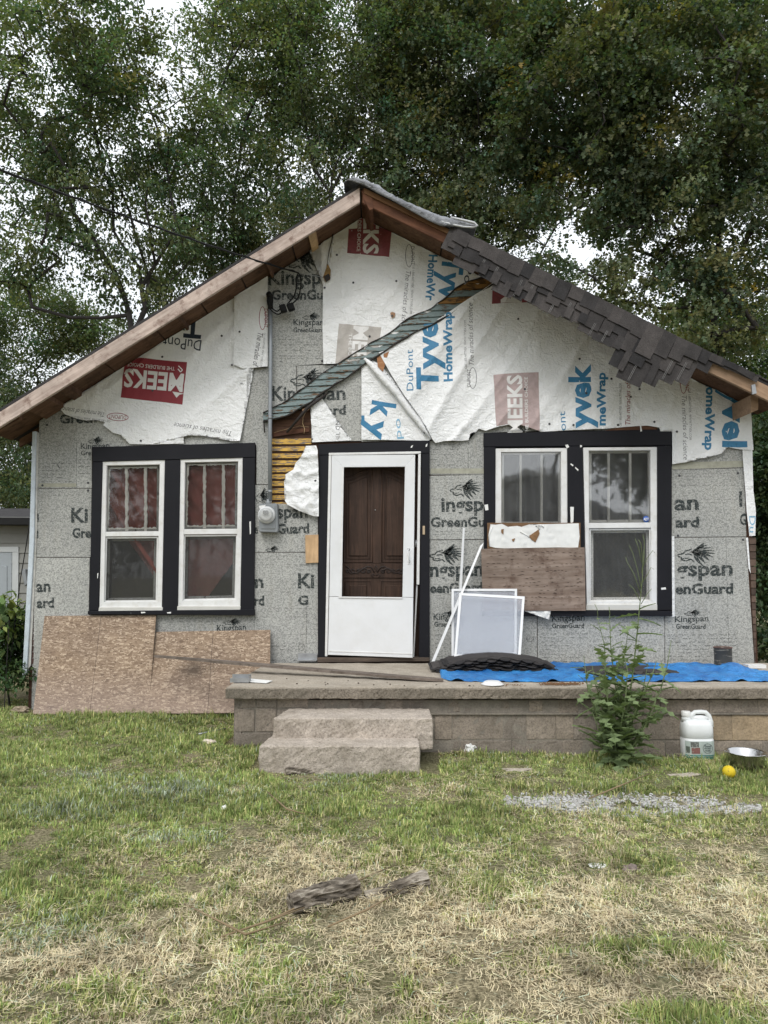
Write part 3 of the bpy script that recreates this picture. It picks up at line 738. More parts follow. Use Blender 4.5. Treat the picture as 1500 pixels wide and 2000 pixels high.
# W3 the big right sheet, sagging in diagonal folds
def d3(x, z):
    t = max(0, min(1, (x-X(860))/1.6))
    a = rfold(x, z, 1.02, 3.0, .45, .034, 11)*(1-.5*t)+rfold(x, z, .85, 6.0, .8, .009, 41)*(1-.4*t)+ridg(x, z, 5, .008, 5)*t+fold(x, z, 1.02, 5.0, .7, .026, 11)*(1-.3*t)+fold(x, z, .80, 11, 1.6, .005, 12)+crinkle(x, z, 7, .002, 4)
    return a*1.0
S = Surf(-.034, d3)
S.sheet('house_wrap', [(740, 690), (760, 682), (800, 655), (860, 622), (905, 592), (940, 570), (968, 550), (1010, 562), (1060, 590), (1150, 640), (1240, 690), (1320, 722), (1400, 740), (1440, 760), (1465, 775), (1468, 880), (1445, 878), (1420, 874), (1412, 877),
        (1408, 886), (1396, 890), (1370, 893), (1340, 903), (1312, 907), (1312, 838), (1285, 836), (1262, 832), (1240, 833), (1180, 838), (1100, 842), (1054, 844), (1052, 838), (1030, 830), (1003, 828), (975, 834), (948, 842), (935, 838), (918, 848), (915, 860), (895, 862), (868, 862), (850, 866), (843, 858), (838, 840), (820, 815), (790, 775), (765, 735)], WRAP, house, label='large sagging white wrap over the right windows')
S.text('DuPont', 807, 765, 806, 684, 13, INK_B, .0); S.text('Tyve', 855, 762, 853, 628, 40, INK_B, .035); S.text('HomeWrap', 883, 746, 881, 611, 16, INK_B, .035)
S.oval(923, 739, 21, 8, -pi/2, INK_G); S.text(TEXT_S, 925, 716, 922, 596, 10, INK_G, 0, shear=.2); S.text(CALL, 911, 722, 910, 628, 4.5, INK_G, 0)
S.poly([(963, 733), (1051, 728), (1053, 826), (1053, 843), (1003, 827), (968, 834)], INK_P, .0012)
S.text('MEEKS', 1019, 850, 1017, 734, 27, INK_W, .03, .0026); S.text('THE BUILDERS CHOICE', 1031, 850, 1029, 738, 6, INK_W, .01, .0026)
S.poly([(962, 552), (1045, 565), (1049, 590), (960, 595)], INK_R2, .0012); S.text('M', 1017, 592, 1016, 560, 38, INK_W, .03, .0026); S.line([(1025, 570), (1034, 575), (1026, 580), (1036, 586)], 2.5, INK_W, .0026)
S.text('yvek', 1151, 838, 1151, 712, 40, INK_B, .035); S.text('meWrap', 1181, 832, 1180, 729, 16, INK_B, .035); S.text(TEXT_S, 1230, 832, 1229, 709, 10, INK_RO, 0, shear=.2); S.text(CALL, 1213, 833, 1212, 750, 4.5, INK_G, 0)
S.text('ont', 1104, 842, 1103, 804, 13, INK_B, 0)
S.oval(1333, 746, 24, 8, pi/2, INK_RO); S.text(TEXT_S, 1330, 772, 1333, 898, 9.5, INK_G, 0, shear=.2); S.text(CALL, 1343, 760, 1344, 860, 4.5, INK_G, 0)
S.text('HomeWrap', 1377, 737, 1375, 880, 17, INK_B, .035); S.text('yvel', 1411, 752, 1410, 874, 45, INK_B, .035); S.flush()
# white strip at the right corner
S = Surf(-.036, lambda x, z: fold(x, z, 0, 3, 20, .008, 3)+crinkle(x, z, 9, .004, 4))
S.sheet('house_wrap', [(1449, 872), (1469, 872), (1471, 960), (1476, 1000), (1475, 1046), (1463, 1047), (1458, 1000), (1452, 915)], WRAP, house, label='narrow wrap tail hanging at the right corner')
S.text('Du', 1463, 1008, 1463, 1040, 12, INK_PB, 0); S.flush()
S = Surf(-.03); S.sheet('house_wrap', [(1312, 1047), (1317, 1047), (1318, 1204), (1313, 1206)], WRAP, house)
S = Surf(-.03); S.sheet('house_wrap', [(1457, 1050), (1461, 1050), (1466, 1120), (1462, 1110)], WRAP, house)
# W4 the folded piece above the door
d4 = lambda x, z: fold(x, z, -.95, 8, 1.2, .02, 15)+crinkle(x, z, 9, .006, 15)
S = Surf(-.036, d4)
S.sheet('house_wrap', [(706, 712), (722, 702), (742, 712), (770, 745), (800, 785), (828, 820), (845, 852), (838, 861), (706, 859)], WRAP, house, label='wrap piece with blue letters above the storm door')
S.text('k', 729, 782, 724, 812, 44, INK_B, .035); S.text('y', 722, 818, 716, 856, 40, INK_B, .035); S.text('od', 773, 818, 776, 858, 13, INK_PB, 0); S.poly([(706, 812), (712, 812), (712, 822), (706, 822)], INK_B)
S.flush()
# its rolled edge
pts = [W(a, b, -.085) for a, b in ((712, 700), (725, 712), (748, 738), (775, 768), (800, 802), (825, 835), (842, 858))]
bm = bmesh.new(); add_tube(bm, pts, [.012, .030, .038, .036, .030, .022, .006], 10)
for v in bm.verts: v.co += Vector((noise.noise(v.co*14)*.008, noise.noise(v.co*11+Vector((3, 0, 0)))*.01, 0))
from_bm('rolled_wrap_edge', bm, WRAP, house, smooth=True)
# W5 small triangle and W6 the crumpled hanging piece
S = Surf(-.030, lambda x, z: crinkle(x, z, 13, .012, 8)); S.sheet('house_wrap', [(605, 781), (627, 775), (634, 797), (652, 817), (686, 858), (686, 860), (610, 864), (608, 830)], WRAP, house, label='small wrap triangle left above the door')
S.text('ND Th', 655, 822, 657, 858, 8, INK_G, 0); S.flush()
d6 = lambda x, z: ridg(x, z, 7, .022, 20)+ridg(x*.8+z*.5, z, 16, .009, 23)+fold(x, z, .6, 5, 2, .04, 21)
S = Surf(-.065, d6, .02)
S.sheet('house_wrap', [(598, 872), (618, 871), (621, 880), (623, 940), (623, 1009), (612, 1008), (598, 1003), (584, 998), (562, 986), (557, 978), (556, 940), (562, 934), (558, 928), (574, 918), (578, 905), (588, 895), (597, 885)], m_wrap('crumpled_wrap', .80), house, label='crumpled wrap flap hanging left of the door')
# cap nails
caps = [(283, 658), (433, 656), (317, 697), (468, 648), (453, 713), (438, 590), (298, 763), (275, 861), (118, 795), (650, 452), (658, 498), (662, 446), (690, 552), (774, 549), (766, 617), (722, 657), (634, 562), (722, 782), (610, 858), (629, 705), (700, 722), (1012, 623), (1132, 701), (1145, 768),
        (1025, 760), (1249, 760), (1194, 740), (1232, 775), (1278, 824), (1322, 843), (1207, 830), (1073, 828), (1120, 830), (829, 845), (616, 939), (485, 732), (1327, 929), (1441, 924), (1324, 1046), (1451, 1054), (92, 830), (83, 948), (172, 943), (172, 958), (1040, 470-0)]
bm = bmesh.new(); add_lathe(bm, (0, 0, 0), [(.0, .0), (.012, .0), (.012, .003), (.006, .006), (.0, .006)], 8, 'y')
for v in bm.verts: v.co.y = -v.co.y
CAPM = m_plain('nail_cap', (.045, .045, .05), .5, .2)
cap0 = None
for a, b in caps[:-1]:
    p = W(a, b, -.045)
    on3 = 740 < a < 1470 and b > 560; dd = d3(p.x, p.z)+.036 if on3 else (d2(p.x, p.z)+.036 if 630 < a < 960 and b < 712 else (d1(p.x, p.z)+.03 if a < 470 else .03))
    if (a, b) in ((485, 732), (1327, 929), (1441, 924), (1324, 1046), (1451, 1054), (92, 830), (83, 948), (172, 943), (172, 958), (629, 705), (700, 722)): dd = .0205
    if (a, b) == (616, 939): dd = .065+d6(p.x, p.z)
    if (a, b) in ((453, 713),): dd = .065
    p = W(a, b, -dd)
    if cap0 is None:
        cap0 = from_bm('nail_cap', bm, CAPM, house, recentre=False); cap0.location = p-WL['house']; WL[cap0.name] = p
    else: copy_of(cap0, p, house)
# ------------------------------------------------------------------ exposed boards of the old siding
def clip_poly(poly, a, b, c):
    """keep a*x+b*y+c >= 0"""
    o = []
    for i in range(len(poly)):
        p, q = poly[i-1], poly[i]; dp = a*p[0]+b*p[1]+c; dq = a*q[0]+b*q[1]+c
        if dp*dq < 0: t = dp/(dp-dq); o.append((p[0]+(q[0]-p[0])*t, p[1]+(q[1]-p[1])*t))
        if dq >= 0: o.append(q)
    return o
# yellow clapboards beside the meter pipe
y = 853; k = 0
while y < 986:
    h = 13.6 if k else 16
    x1 = 608 if y < 880 else 603
    bm = bmesh.new(); j = R.uniform(-.8, .8)
    a = [W(531, y+j, .004), W(x1, y-j, .004), W(x1, y+h-1.6-j*.5, -.012), W(531, y+h-1.6+R.uniform(-.6, .6), -.012)]
    add_ext(bm, a, (0, .02, 0)); from_bm('clapboard', bm, YEL, house, label='chipped yellow clapboard' if k == 0 else None)
    y += h; k += 1
# dark opening above them
for k, (a, b) in enumerate(((790, 806), (808, 834), (838, 853))):
    pslab('lath', [(533, a), (608, a-3), (608, b-6+3*(k == 1)), (533, b)], .0-.004*k, .02, m_wood('dark_lath%d' % k, (.03, .014, .009), (.085, .042, .022), 0, 20), house)
pslab('lath', [(534, 845), (604, 835), (604, 843), (534, 853)], -.02, .015, m_wood('dark_lath_edge', (.05, .02, .012), (.10, .045, .025), 0, 20), house)
tube('bent_wire', [W(a, b, -.03) for a, b in ((597, 805), (592, 815), (591, 827), (595, 838), (594, 846))], .003, m_plain('tan_wire', (.4, .28, .15)), house)
tube('bent_wire', [W(a, b, -.03) for a, b in ((535, 845), (560, 838), (585, 832), (603, 834))], .002, m_plain('tan_wire2', (.3, .2, .1)), house)
# diagonal strip where the old porch roof met the wall
up = [(514, 806), (560, 782), (600, 752), (640, 722), (680, 698), (720, 672), (760, 650), (800, 620), (840, 603), (870, 582), (890, 562), (915, 550), (960, 536)]
lo = [(514, 825), (560, 812), (600, 790), (640, 760), (680, 735), (720, 706), (760, 680), (800, 655), (840, 636), (870, 620), (890, 606), (915, 588), (972, 548)]
def interp(L, x):
    for (a, b), (c, d) in zip(L, L[1:]):
        if x <= c: return b+(d-b)*(x-a)/(c-a)
    return L[-1][1]
nb = 0; yy = 540.0
while yy < 826:
    h = 12.2
    # board row from yy to yy+h slightly falling to the left, clipped to the strip
    sl = -.10
    samples = []
    top = []; bot = []
    for x in range(514, 973, 3):
        a = yy+sl*(x-740)*(.55); b = a+h-1.2
        u, l = interp(up, x)+R.uniform(-.7, .7), interp(lo, x)+R.uniform(-.7, .7)
        t_, b_ = max(a, u), min(b, l)
        if b_-t_ > .8: top.append((x, t_)); bot.append((x, b_))
    if len(top) > 2:
        rust = (top[0][0] > 850 and yy < 575) or R.random() < .06
        n_ = len(top); vt = [W(p, q, -.050) for p, q in top]; vb = [W(p, q, -.064) for p, q in bot]
        off = Vector((0, .03, 0)); v = vt+vb+[p+off for p in vt]+[p+off for p in vb]
        f = []
        for i in range(n_-1):
            f += [(i, i+1, n_+i+1, n_+i), (2*n_+i, 3*n_+i, 3*n_+i+1, 2*n_+i+1), (n_+i, n_+i+1, 3*n_+i+1, 3*n_+i), (i, 2*n_+i, 2*n_+i+1, i+1)]
        from_vf('clapboard', v, f, RUSTB if rust else BLUEB, house, label='flaking blue grey clapboard in the diagonal strip' if nb == 0 else None); nb += 1
    yy += h
bm = bmesh.new(); n_ = len(up)
add_ext(bm, [W(a, b, -.046) for a, b in up]+[W(a, b, -.046) for a, b in lo[::-1]], (0, .012, 0)); from_bm('tar_backing', bm, TAR, house)
for L, r in ((up, .007), (lo, .011)):
    pts = []
    for i in range(40):
        x = 514+(458*i/39); pts.append(W(x, interp(L, x)+R.uniform(-1.2, 1.2), -.062))
    tube('tar_line', pts, [r*R.uniform(.5, 1.3) for _ in pts], TAR, house, n=5)
tube('tar_line', [W(a, b, -.06) for a, b in ((515, 822), (517, 845))], .006, TAR, house)
tube('tar_line', [W(a, b, -.06) for a, b in ((560, 845), (600, 797), (640, 768))], [.012, .018, .01], TAR, house)
def ragged(name, px, y, mat, th=.004, lab=None):
    return pslab(name, px, y, th, mat, house, label=lab)
EDGE = m_plain('raw_wood_chip', (.36, .21, .12), .8, .3, 20)
ragged('bare_patch', [(736, 698), (760, 686), (752, 712), (748, 726), (738, 716)], -.058, m_wood('bare_orange', (.25, .11, .05), (.42, .22, .11), 0))
ragged('bare_patch', [(590, 800), (628, 778), (606, 790), (604, 800), (592, 806)], -.055, EDGE)
ragged('bare_patch', [(640, 515), (646, 527), (645, 546), (636, 551), (631, 541)], -.075, m_wood('bare_yellow', (.12, .07, .03), (.35, .22, .08), 0))
ragged('knot_hole', [(632, 540), (642, 534), (646, 543), (637, 551)], -.078, TAR)
tube('split_seam', [W(a, b, -.062) for a, b in ((655, 434), (651, 452), (648, 470), (643, 490), (640, 510), (637, 528))], [.003, .007, .004, .006, .003, .004], TAR, house, n=5)
tube('split_seam', [W(a, b, -.03) for a, b in ((631, 560), (632, 640), (633, 712))], .0022, TAR, house, n=4)
ragged('torn_spot', [(762, 611), (766, 609), (772, 611), (771, 618), (765, 621)], -.066, EDGE)
# dark gap line and bare wood over the right header, end grain and brick-pattern siding at the corner
ragged('header_wood', [(1212, 834), (1262, 831), (1283, 835), (1284, 840), (1175, 842)], -.046, m_wood('header_wood', (.07, .03, .018), (.14, .07, .04), 0))
BR = m_plain('brick_pattern_siding', (.105, .07, .052), .9, .35, 14, rnd=.5)
for k in range(18):
    y0 = 1050+k*14.2; xr = 1476.5
    xl = 1463+(y0-1050)*.045; xl = min(xl, 1474)
    pslab('siding_course', [(xl, y0), (xr, y0), (xr, y0+12.6), (xl+.5, y0+12.6)], -.012-.003*(k % 2), .012, BR, house)
LBR = m_plain('reddish_siding_edge', (.07, .035, .028), .9, .35, 14, rnd=.4)
for k in range(9):
    y0 = 1190+k*12
    pslab('siding_course', [(60, y0), (66, y0), (65, y0+10.5), (59, y0+10.5)], -.022, .02, LBR, house)
# corner boards
CB = m_plain('pale_blue_corner_board', (.50, .56, .61), .5, .1, 8, dirt=(.25, .25, .22), dirtsc=12, dirtamt=.4)
CB2 = m_plain('white_corner_board', (.52, .51, .48), .5, .15, 10, dirt=(.2, .18, .14), dirtsc=14, dirtamt=.6)
pslab('corner_board', [(63, 843), (70, 842), (66, 1060), (52, 1316), (43, 1320), (57, 1060)], -.05, .06, CB, house, .003, label='pale blue white board on the left corner')
pslab('corner_board', [(70.6, 842), (75, 846), (71, 1060), (60, 1300), (53, 1310), (66.6, 1060)], -.03, .03, CB2, house, .002)

# ------------------------------------------------------------------ windows
def bar(name, px, y, th, mat, par, bev=.003, **k): return pslab(name, px, y, th, mat, par, bev, **k)
def casing_set(par, parts):
    for px in parts: bar('casing', px, -.055, .07, BLACK, par, .004)
def frame_bars(par, O, I, y, th, mat, name='frame'):
    """outer quad O and inner quad I (TL, TR, BR, BL): four mitred bars"""
    for i in range(4):
        j = (i+1) % 4; bar(name, [O[i], O[j], I[j], I[i]], y, th, mat, par, .002)
def window(lab, O, up_, rail, lo_, munts, mmat):
    GL = GLASS if mmat is MUNT else GLASS2
    w = empty('window', W(sum(p[0] for p in O)/4, max(p[1] for p in O), -.03), parent=house, label=lab)
    # upper opening up_ (TL,TR,BR,BL), lower opening lo_
    xo = [p for p in O]
    frame_bars(w, O, [up_[0], up_[1], lo_[2], lo_[3]], -.042, .05, ALU)
    bar('meeting_rail', [rail[0], rail[1], rail[2], rail[3]], -.036, .03, ALU, w)
    # outer lip
    def ins(q, d): 
        cx = sum(p[0] for p in q)/4; cy = sum(p[1] for p in q)/4
        return [(p[0]+(d if p[0] < cx else -d), p[1]+(d if p[1] < cy else -d)) for p in q]
    # wooden sash of the old window, behind
    frame_bars(w, up_, ins(up_, 5.5), .012, .03, SASHM if mmat is MUNT else CREAM, 'sash')
    if lo_[2][1]-lo_[0][1] > 30:
        frame_bars(w, lo_, ins(lo_, 3), -.02, .012, ALU, 'screen_frame')
        pslab('screen', ins(lo_, 2.5), -.016, .001, SCREEN, w)
        frame_bars(w, ins(lo_, 2), ins(lo_, 8), .05, .03, SASHM if mmat is MUNT else CREAM, 'sash')
        pslab('pane', ins(lo_, 7), .065, .003, GL, w)
    g = ins(up_, 1); pslab('pane', g, -.012, .003, GL, w)
    for x in munts:
        if mmat is MUNT:
            pts = []; n = 26
            y0 = up_[0][1]+4; y1 = up_[3][1]-1
            L = [(x-2.6+R.uniform(-1.0, .9), y0+(y1-y0)*i/n) for i in range(n+1)]; Rr = [(x+2.6+R.uniform(-.9, 1.6), y0+(y1-y0)*i/n) for i in range(n+1)]
            pslab('muntin', L+Rr[::-1], .008, .02, mmat, w)
        else: bar('muntin', rect(x-2.5, up_[0][1]+4, x+2.5, up_[3][1]-2), -.006, .02, mmat, w)
    if mmat is MUNT:      # loose putty and paint round the upper panes
        q = ins(up_, 5); n = 30
        for (a, b) in ((q[0], q[3]), (q[3], q[2]), (q[0], q[1])):
            P = [(a[0]+(b[0]-a[0])*i/n, a[1]+(b[1]-a[1])*i/n) for i in range(n+1)]
            if a[0] == q[0][0] and b[0] == q[3][0]: A = [(p[0]-1, p[1]) for p in P]; B = [(p[0]+R.uniform(.3, 3.4), p[1]) for p in P]
            elif a[1] > (q[0][1]+q[3][1])/2: A = [(p[0], p[1]+1) for p in P]; B = [(p[0], p[1]-R.uniform(.3, 3.6)) for p in P]
            else: A = [(p[0], p[1]-1) for p in P]; B = [(p[0], p[1]+R.uniform(.3, 3.0)) for p in P]
            pslab('putty', A+B[::-1], .006, .006, MUNT, w)
    return w
casing_set(house, ([(179, 873), (498, 864.5), (498.5, 893), (181, 902)], [(180.5, 902.6), (200, 902), (192, 1193), (174, 1193)], [(322, 899), (352, 898), (347, 1193), (317, 1193)], [(474, 894.5), (498, 893.6), (496, 1192), (469, 1192)]))
bar('window_sill', [(171, 1193.6), (496, 1190.6), (496.5, 1202), (171, 1200)], -.085, .10, BLACK, house)
casing_set(house, ([(945, 846), (1312, 838), (1312, 869.5), (945, 872.5)], [(945.5, 873), (968, 873), (966, 1192), (946, 1192)], [(1108, 871.6), (1138, 871.2), (1144, 1192), (1110, 1192)], [(1284, 870.4), (1311.5, 870), (1312.5, 1192), (1284, 1192)]))
bar('window_sill', [(942, 1193.2), (1313, 1193.2), (1313.5, 1203.5), (942, 1203.5)], -.085, .10, BLACK, house)
CS = m_plain('white_subsill', (.55, .54, .50), .6, .1)
bar('subsill', [(193, 1186), (318, 1186), (317, 1194), (192, 1194.5)], -.062, .10, CS, house); bar('subsill', [(346, 1184), (470, 1184), (469, 1192), (346, 1192)], -.062, .10, CS, house)
bar('subsill', [(1145, 1181), (1284, 1181), (1284, 1192), (1145, 1192)], -.062, .10, CS, house)
window('leftmost window with flaking dividers', [(200, 901), (322, 898), (316, 1187), (194, 1188)], [(208, 909), (312, 907), (311, 1037), (205, 1038)], [(204, 1038.5), (313, 1037.5), (313, 1047), (203, 1048)], [(206, 1049), (309, 1048), (307, 1175), (203, 1176)], (247, 284), MUNT)
window('second window from the left', [(352, 895), (474, 892.5), (470, 1184), (347, 1186)], [(361, 903), (465, 901), (464, 1032), (359, 1033)], [(358, 1033.5), (466, 1032.5), (466, 1043), (357, 1044)], [(359, 1045), (464, 1044), (461, 1171), (357, 1173)], (399, 436), MUNT)
window('window left of the plywood patch', [(968, 876), (1108, 875), (1109, 1190), (967, 1190)], [(979, 883), (1096, 882), (1096, 1024), (979, 1024)], [(978, 1024.5), (1097, 1024.5), (1097, 1034), (978, 1034)], [(979, 1035), (1096, 1035), (1097, 1178), (979, 1178)], (1017, 1058), CREAM)
wd_ = window('rightmost window with a round blue sticker', [(1139, 874), (1285, 873), (1284, 1182), (1146, 1182)], [(1150, 880), (1271, 879), (1272, 1020), (1150, 1021)], [(1149, 1021.5), (1273, 1020.5), (1273, 1031), (1149, 1032)], [(1151, 1033), (1271, 1032), (1272, 1174), (1151, 1175)], (1189, 1231), CREAM)
# security sticker
c = W(1262, 1014, -.016); BST = m_plain('blue_sticker', (.02, .10, .42), .4, .1); 
lathe('sticker', c, [(.0, 0), (.034, 0), (.034, -.002), (0, -.0021)], BST, wd_, 8, 'y')
S = Surf(-.0185); S.text('ADT', 1257, 1016.5, 1267, 1016.5, 5, PAPER, .03); S.flush(wd_)
# caulk streaks on the casings
for q in ([(487, 1019), (490, 1018), (490, 1042), (488, 1044)], [(190, 1120), (192, 1119), (191, 1129), (190, 1130)], [(275, 1195), (283, 1195), (284, 1197), (276, 1198)], [(326, 1196), (334, 1195), (334, 1198), (327, 1198)],
          [(946, 986), (953, 985), (954, 996), (948, 997)], [(1104, 869), (1109, 868), (1112, 873), (1107, 876)], [(1133, 869), (1137, 870), (1136, 873), (1133, 874)], [(1291, 1148), (1300, 1147), (1301, 1151), (1292, 1152)], [(1250, 829), (1252, 829), (1254, 842), (1251, 843)],
          [(832, 868), (835, 866), (834, 872), (831, 873)], [(803, 871), (807, 869), (805, 874), (802, 875)], [(1115, 905), (1120, 908), (1119, 911), (1114, 907)], [(1124, 912), (1130, 917), (1129, 920), (1123, 914)]):
    yq = -.088 if 1193 < q[0][1] < 1199 else -.058
    pslab('paint_chip', q, yq, .004, PAPER, house)
pslab('latch_block', [(1114, 990), (1121, 990), (1120, 1020), (1115, 1022)], -.068, .014, PAPER, house, .002)

# curtains
def curtain(name, lab, px, y, mat, folds, amp=.012):
    bm = bmesh.new(); f = bm.faces.new([bm.verts.new(W(a, b, y)) for a, b in px]); bmesh.ops.triangulate(bm, faces=[f]); grid_cut(bm, .022)
    for v in bm.verts:
        d = 0
        for (cx, ang, k, am) in folds:
            X_ = X(cx); t = (v.co.x-X_)*cos(ang)+(v.co.z-1.9)*sin(ang); d += am*sin(t*k)*math.exp(-(t*3.2)**2)
        v.co.y += d+amp*noise.noise(Vector((v.co.x*9, 0, v.co.z*1.5)))
    return from_bm(name, bm, mat, None, label=lab, cat='curtain', group='red curtains in the left windows' if 'red' in lab else None, smooth=True)
def m_cloth(name, c, tr=.3):
    m, nt = newmat(name); cc = mix(nt, noi(nt, coords(nt, (1, 1, .4)), 6, 4), tuple(x*.7 for x in c), tuple(min(1, x*1.25) for x in c))
    p = princ(nt, cc, .9, bump(nt, noi(nt, coords(nt), 200, 1), .1, .002), spec=.1); t = nd(nt, 'BsdfTranslucent', {'Color': cc}).outputs[0]
    out(nt, nd(nt, 'MixShader', {0: tr, 1: p, 2: t}).outputs[0]); return m
RED = m_cloth('dark_red_cloth', (.25, .082, .066), .1); RED2 = m_cloth('red_brown_cloth', (.28, .105, .088), .1); SHEER = m_cloth('sheer_cloth', (.30, .31, .32))
curtain('curtain', 'dark red curtain gathered diagonally behind the leftmost window', [(196, 902), (322, 900), (318, 1152), (300, 1128), (280, 1100), (262, 1075), (248, 1056), (236, 1046), (196, 1044)], .10, RED, ((262, .62, 34, .045), (280, .62, 60, .02)))
curtain('curtain', 'red brown curtain drawn to a point behind the second window', [(352, 898), (474, 896), (470, 1060), (462, 1090), (440, 1120), (418, 1150), (402, 1172), (360, 1172), (352, 1090)], .10, RED2, ((440, .72, 40, .02), (380, -.3, 30, .015)))
curtain('curtain', 'thin grey curtain behind the window above the plywood', [(972, 880), (1104, 880), (1104, 1186), (972, 1186)], .30, SHEER, ((1030, 0, 40, .03), (1070, .1, 30, .02)))
curtain('curtain', 'thin grey curtain behind the rightmost window', [(1144, 878), (1280, 878), (1280, 1182), (1144, 1182)], .30, SHEER, ((1180, 0.1, 40, .03), (1230, -.1, 30, .03)))

# ------------------------------------------------------------------ doors
bar('casing', [(621, 868), (839, 860), (839, 885), (622, 889)], -.055, .07, BLACK, house, .004)
bar('casing', [(622.5, 889.6), (645, 889), (637, 1284), (621, 1284)], -.055, .07, BLACK, house, .004)
bar('casing', [(824, 885.8), (839, 885.6), (839, 1284), (818, 1284)], -.055, .07, BLACK, house, .004)
bar('threshold', [(619, 1284.5), (840, 1284.5), (838, 1292), (620, 1294)], -.09, .22, m_wood('threshold_wood', (.03, .024, .02), (.12, .09, .07), 0, 20), house, .004)
jm = empty('storm_door_frame', W(640, 1283, -.04), parent=house)
bar('top_channel', [(642, 884.5), (822, 881.5), (822, 886), (642, 889)], -.068, .05, ALU, jm)
bar('hinge_channel', [(642, 889.5), (647.5, 889.5), (639.5, 1282), (634.5, 1282)], -.068, .05, ALU, jm)
bar('latch_channel', [(817, 887), (822, 886.6), (819, 1142), (813.5, 1142)], -.064, .04, ALU, jm)
bar('latch_channel', [(813, 1143), (816, 1143), (809, 1284), (806, 1284)], -.03, .02, ALU, jm)
sd_ = empty('storm_door', W(720, 1284, -.08), parent=house, label='white storm door without glass, warped ajar at the bottom')
O = [(648, 889.5), (811, 888), (806, 1285), (640.5, 1279)]; I = [(671.5, 912.5), (791, 911.5), (786, 1166.5), (667.5, 1165)]
LR = [(643, 1165.5), (807, 1167.5)]
def door_pt(a, b):   # swings out a little towards the lower right corner
    k = max(0, (a-640)/170)*max(0, (b-1000)/285); return W(a, b, -.078-.05*k)
def dbar(name, q, th=.028, mat=WHITE, lift=0, bev=.0025):
    prism(name, [door_pt(a, b)+Vector((0, -lift, 0)) for a, b in q], (0, th, 0), mat, sd_, bev)
dbar('top_rail', [O[0], O[1], I[1], I[0]]); dbar('stile', [O[0], I[0], I[3], (643, 1165)]); dbar('stile', [I[1], O[1], (807.3, 1166.5), I[2]])
dbar('kick_panel', [(643, 1165.6), (807.2, 1167.2), O[2], O[3]])
dbar('glass_stop', [(661, 1165), (786, 1166.5), (786, 1169.5), (661, 1168)], .01, ALU, .01)
dbar('glass_stop', [(667.6, 909), (671.6, 913), (667.4, 1165), (664, 1165)], .008, ALU, .007, .001)
dbar('kick_strip', [(642, 1270.5), (805.5, 1276), (805.5, 1278), (642, 1272.5)], .006, ALU, .005, .001)
dbar('handle_plate', [(796, 1070), (801, 1070), (800.5, 1102), (796, 1102)], .01, ALU, .01)
hb = bmesh.new(); add_tube(hb, [door_pt(a, b)+Vector((0, -l, 0)) for a, b, l in ((798, 1071, .01), (796.5, 1077, .04), (798, 1086, .05), (799, 1095, .035), (799, 1099, .01))], .006, 8); from_bm('door_handle', hb, WHITE, sd_, smooth=True)
tube('door_closer', [W(813, 1055, -.02), W(812, 1068, -.03)], .012, METAL, sd_)
lathe('keyhole_knob', W(798, 1073, -.10), [(0, -.015), (.008, -.012), (.012, 0), (.008, .012), (0, .015)], METAL, sd_, 10)
pslab('doorbell', [(825.5, 1027), (830, 1027), (830, 1044), (825.5, 1044)], -.066, .012, m_plain('tan_button', (.5, .38, .25)), house, .002)
# inner wooden door
WDM = m_wood('carved_door_wood', (.028, .016, .011), (.072, .040, .027), 0, 30, 12, axis='z', rnd=.05, rough=.55)
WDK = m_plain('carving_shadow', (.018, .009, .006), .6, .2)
idr = empty('entry_door', W(730, 1284, .08), parent=house, label='dark carved wooden front door')
pslab('door_leaf', rect(634, 870, 830, 1290), .085, .045, WDM, idr)
def loop(px, r, y=.083, mat=WDM): tube('moulding', [W(a, b, y) for a, b in px], r, mat, idr, n=6, closed=True)
def archpanel(x0, x1, ytop_in, ytop_out, yb, flip):
    pts = []
    for i in range(13):
        t = i/12; x = x0+(x1-x0)*t; s = t if not flip else 1-t
        yv = ytop_out+(ytop_in-ytop_out)*(.5-.5*cos(pi*s)); pts.append((x, yv))
    return pts+[(x1, yb), (x0, yb)]
for (x0, x1, fl) in ((672, 727, False), (746, 800, True)):
    loop(archpanel(x0, x1, 917, 932, 1098, fl), .009); 
    q = archpanel(x0+9, x1-9, 932, 944, 1086, fl); pslab('door_panel', q, .072, .02, WDM, idr, .006)
    loop(archpanel(x0+5, x1-5, 925, 938, 1091, fl), .004, .078)
pslab('carved_rail', rect(668, 1101, 800, 1129), .074, .02, WDM, idr, .004)
for (x0, x1) in ((674, 724), (744, 800)):
    loop([(x0, 1135), (x1, 1135), (x1, 1200), (x0, 1200)], .008); pslab('door_panel', rect(x0+9, 1143, x1-8, 1195), .072, .02, WDM, idr, .006)
pslab('door_stile', rect(728, 900, 745, 1100), .078, .02, WDM, idr, .003)
def scroll(cx, cy, r, dirx, turns=1.35, start=0.0):
    pts = []
    for i in range(22):
        t = i/21; a = start+turns*2*pi*t; rr = r*(1-.8*t); pts.append(W(cx+dirx*rr*cos(a), cy+rr*.8*sin(a), .070))
    return pts
bm = bmesh.new()
for sgn in (-1, 1):
    for (dx, r, st) in ((24, 8.5, 2.6), (46, 8, -.6), (14, 4.5, .8), (34, 4.5, 3.6), (56, 4, 1.0)):
        add_tube(bm, scroll(734+sgn*dx, 1115, r, sgn, 1.3, st), .0065, 5)
    add_tube(bm, [W(734+sgn*a, b, .071) for a, b in ((3, 1118), (9, 1108), (17, 1106), (26, 1112), (36, 1120), (46, 1118), (54, 1108), (60, 1106))], .0065, 5)
    add_tube(bm, [W(734+sgn*a, b, .071) for a, b in ((1, 1124), (6, 1121), (9, 1124), (5, 1128))], .004, 5)
add_tube(bm, [W(a, b, .069) for a, b in ((734, 1104), (731, 1110), (734, 1116), (737, 1110), (734, 1104))], .004, 5)
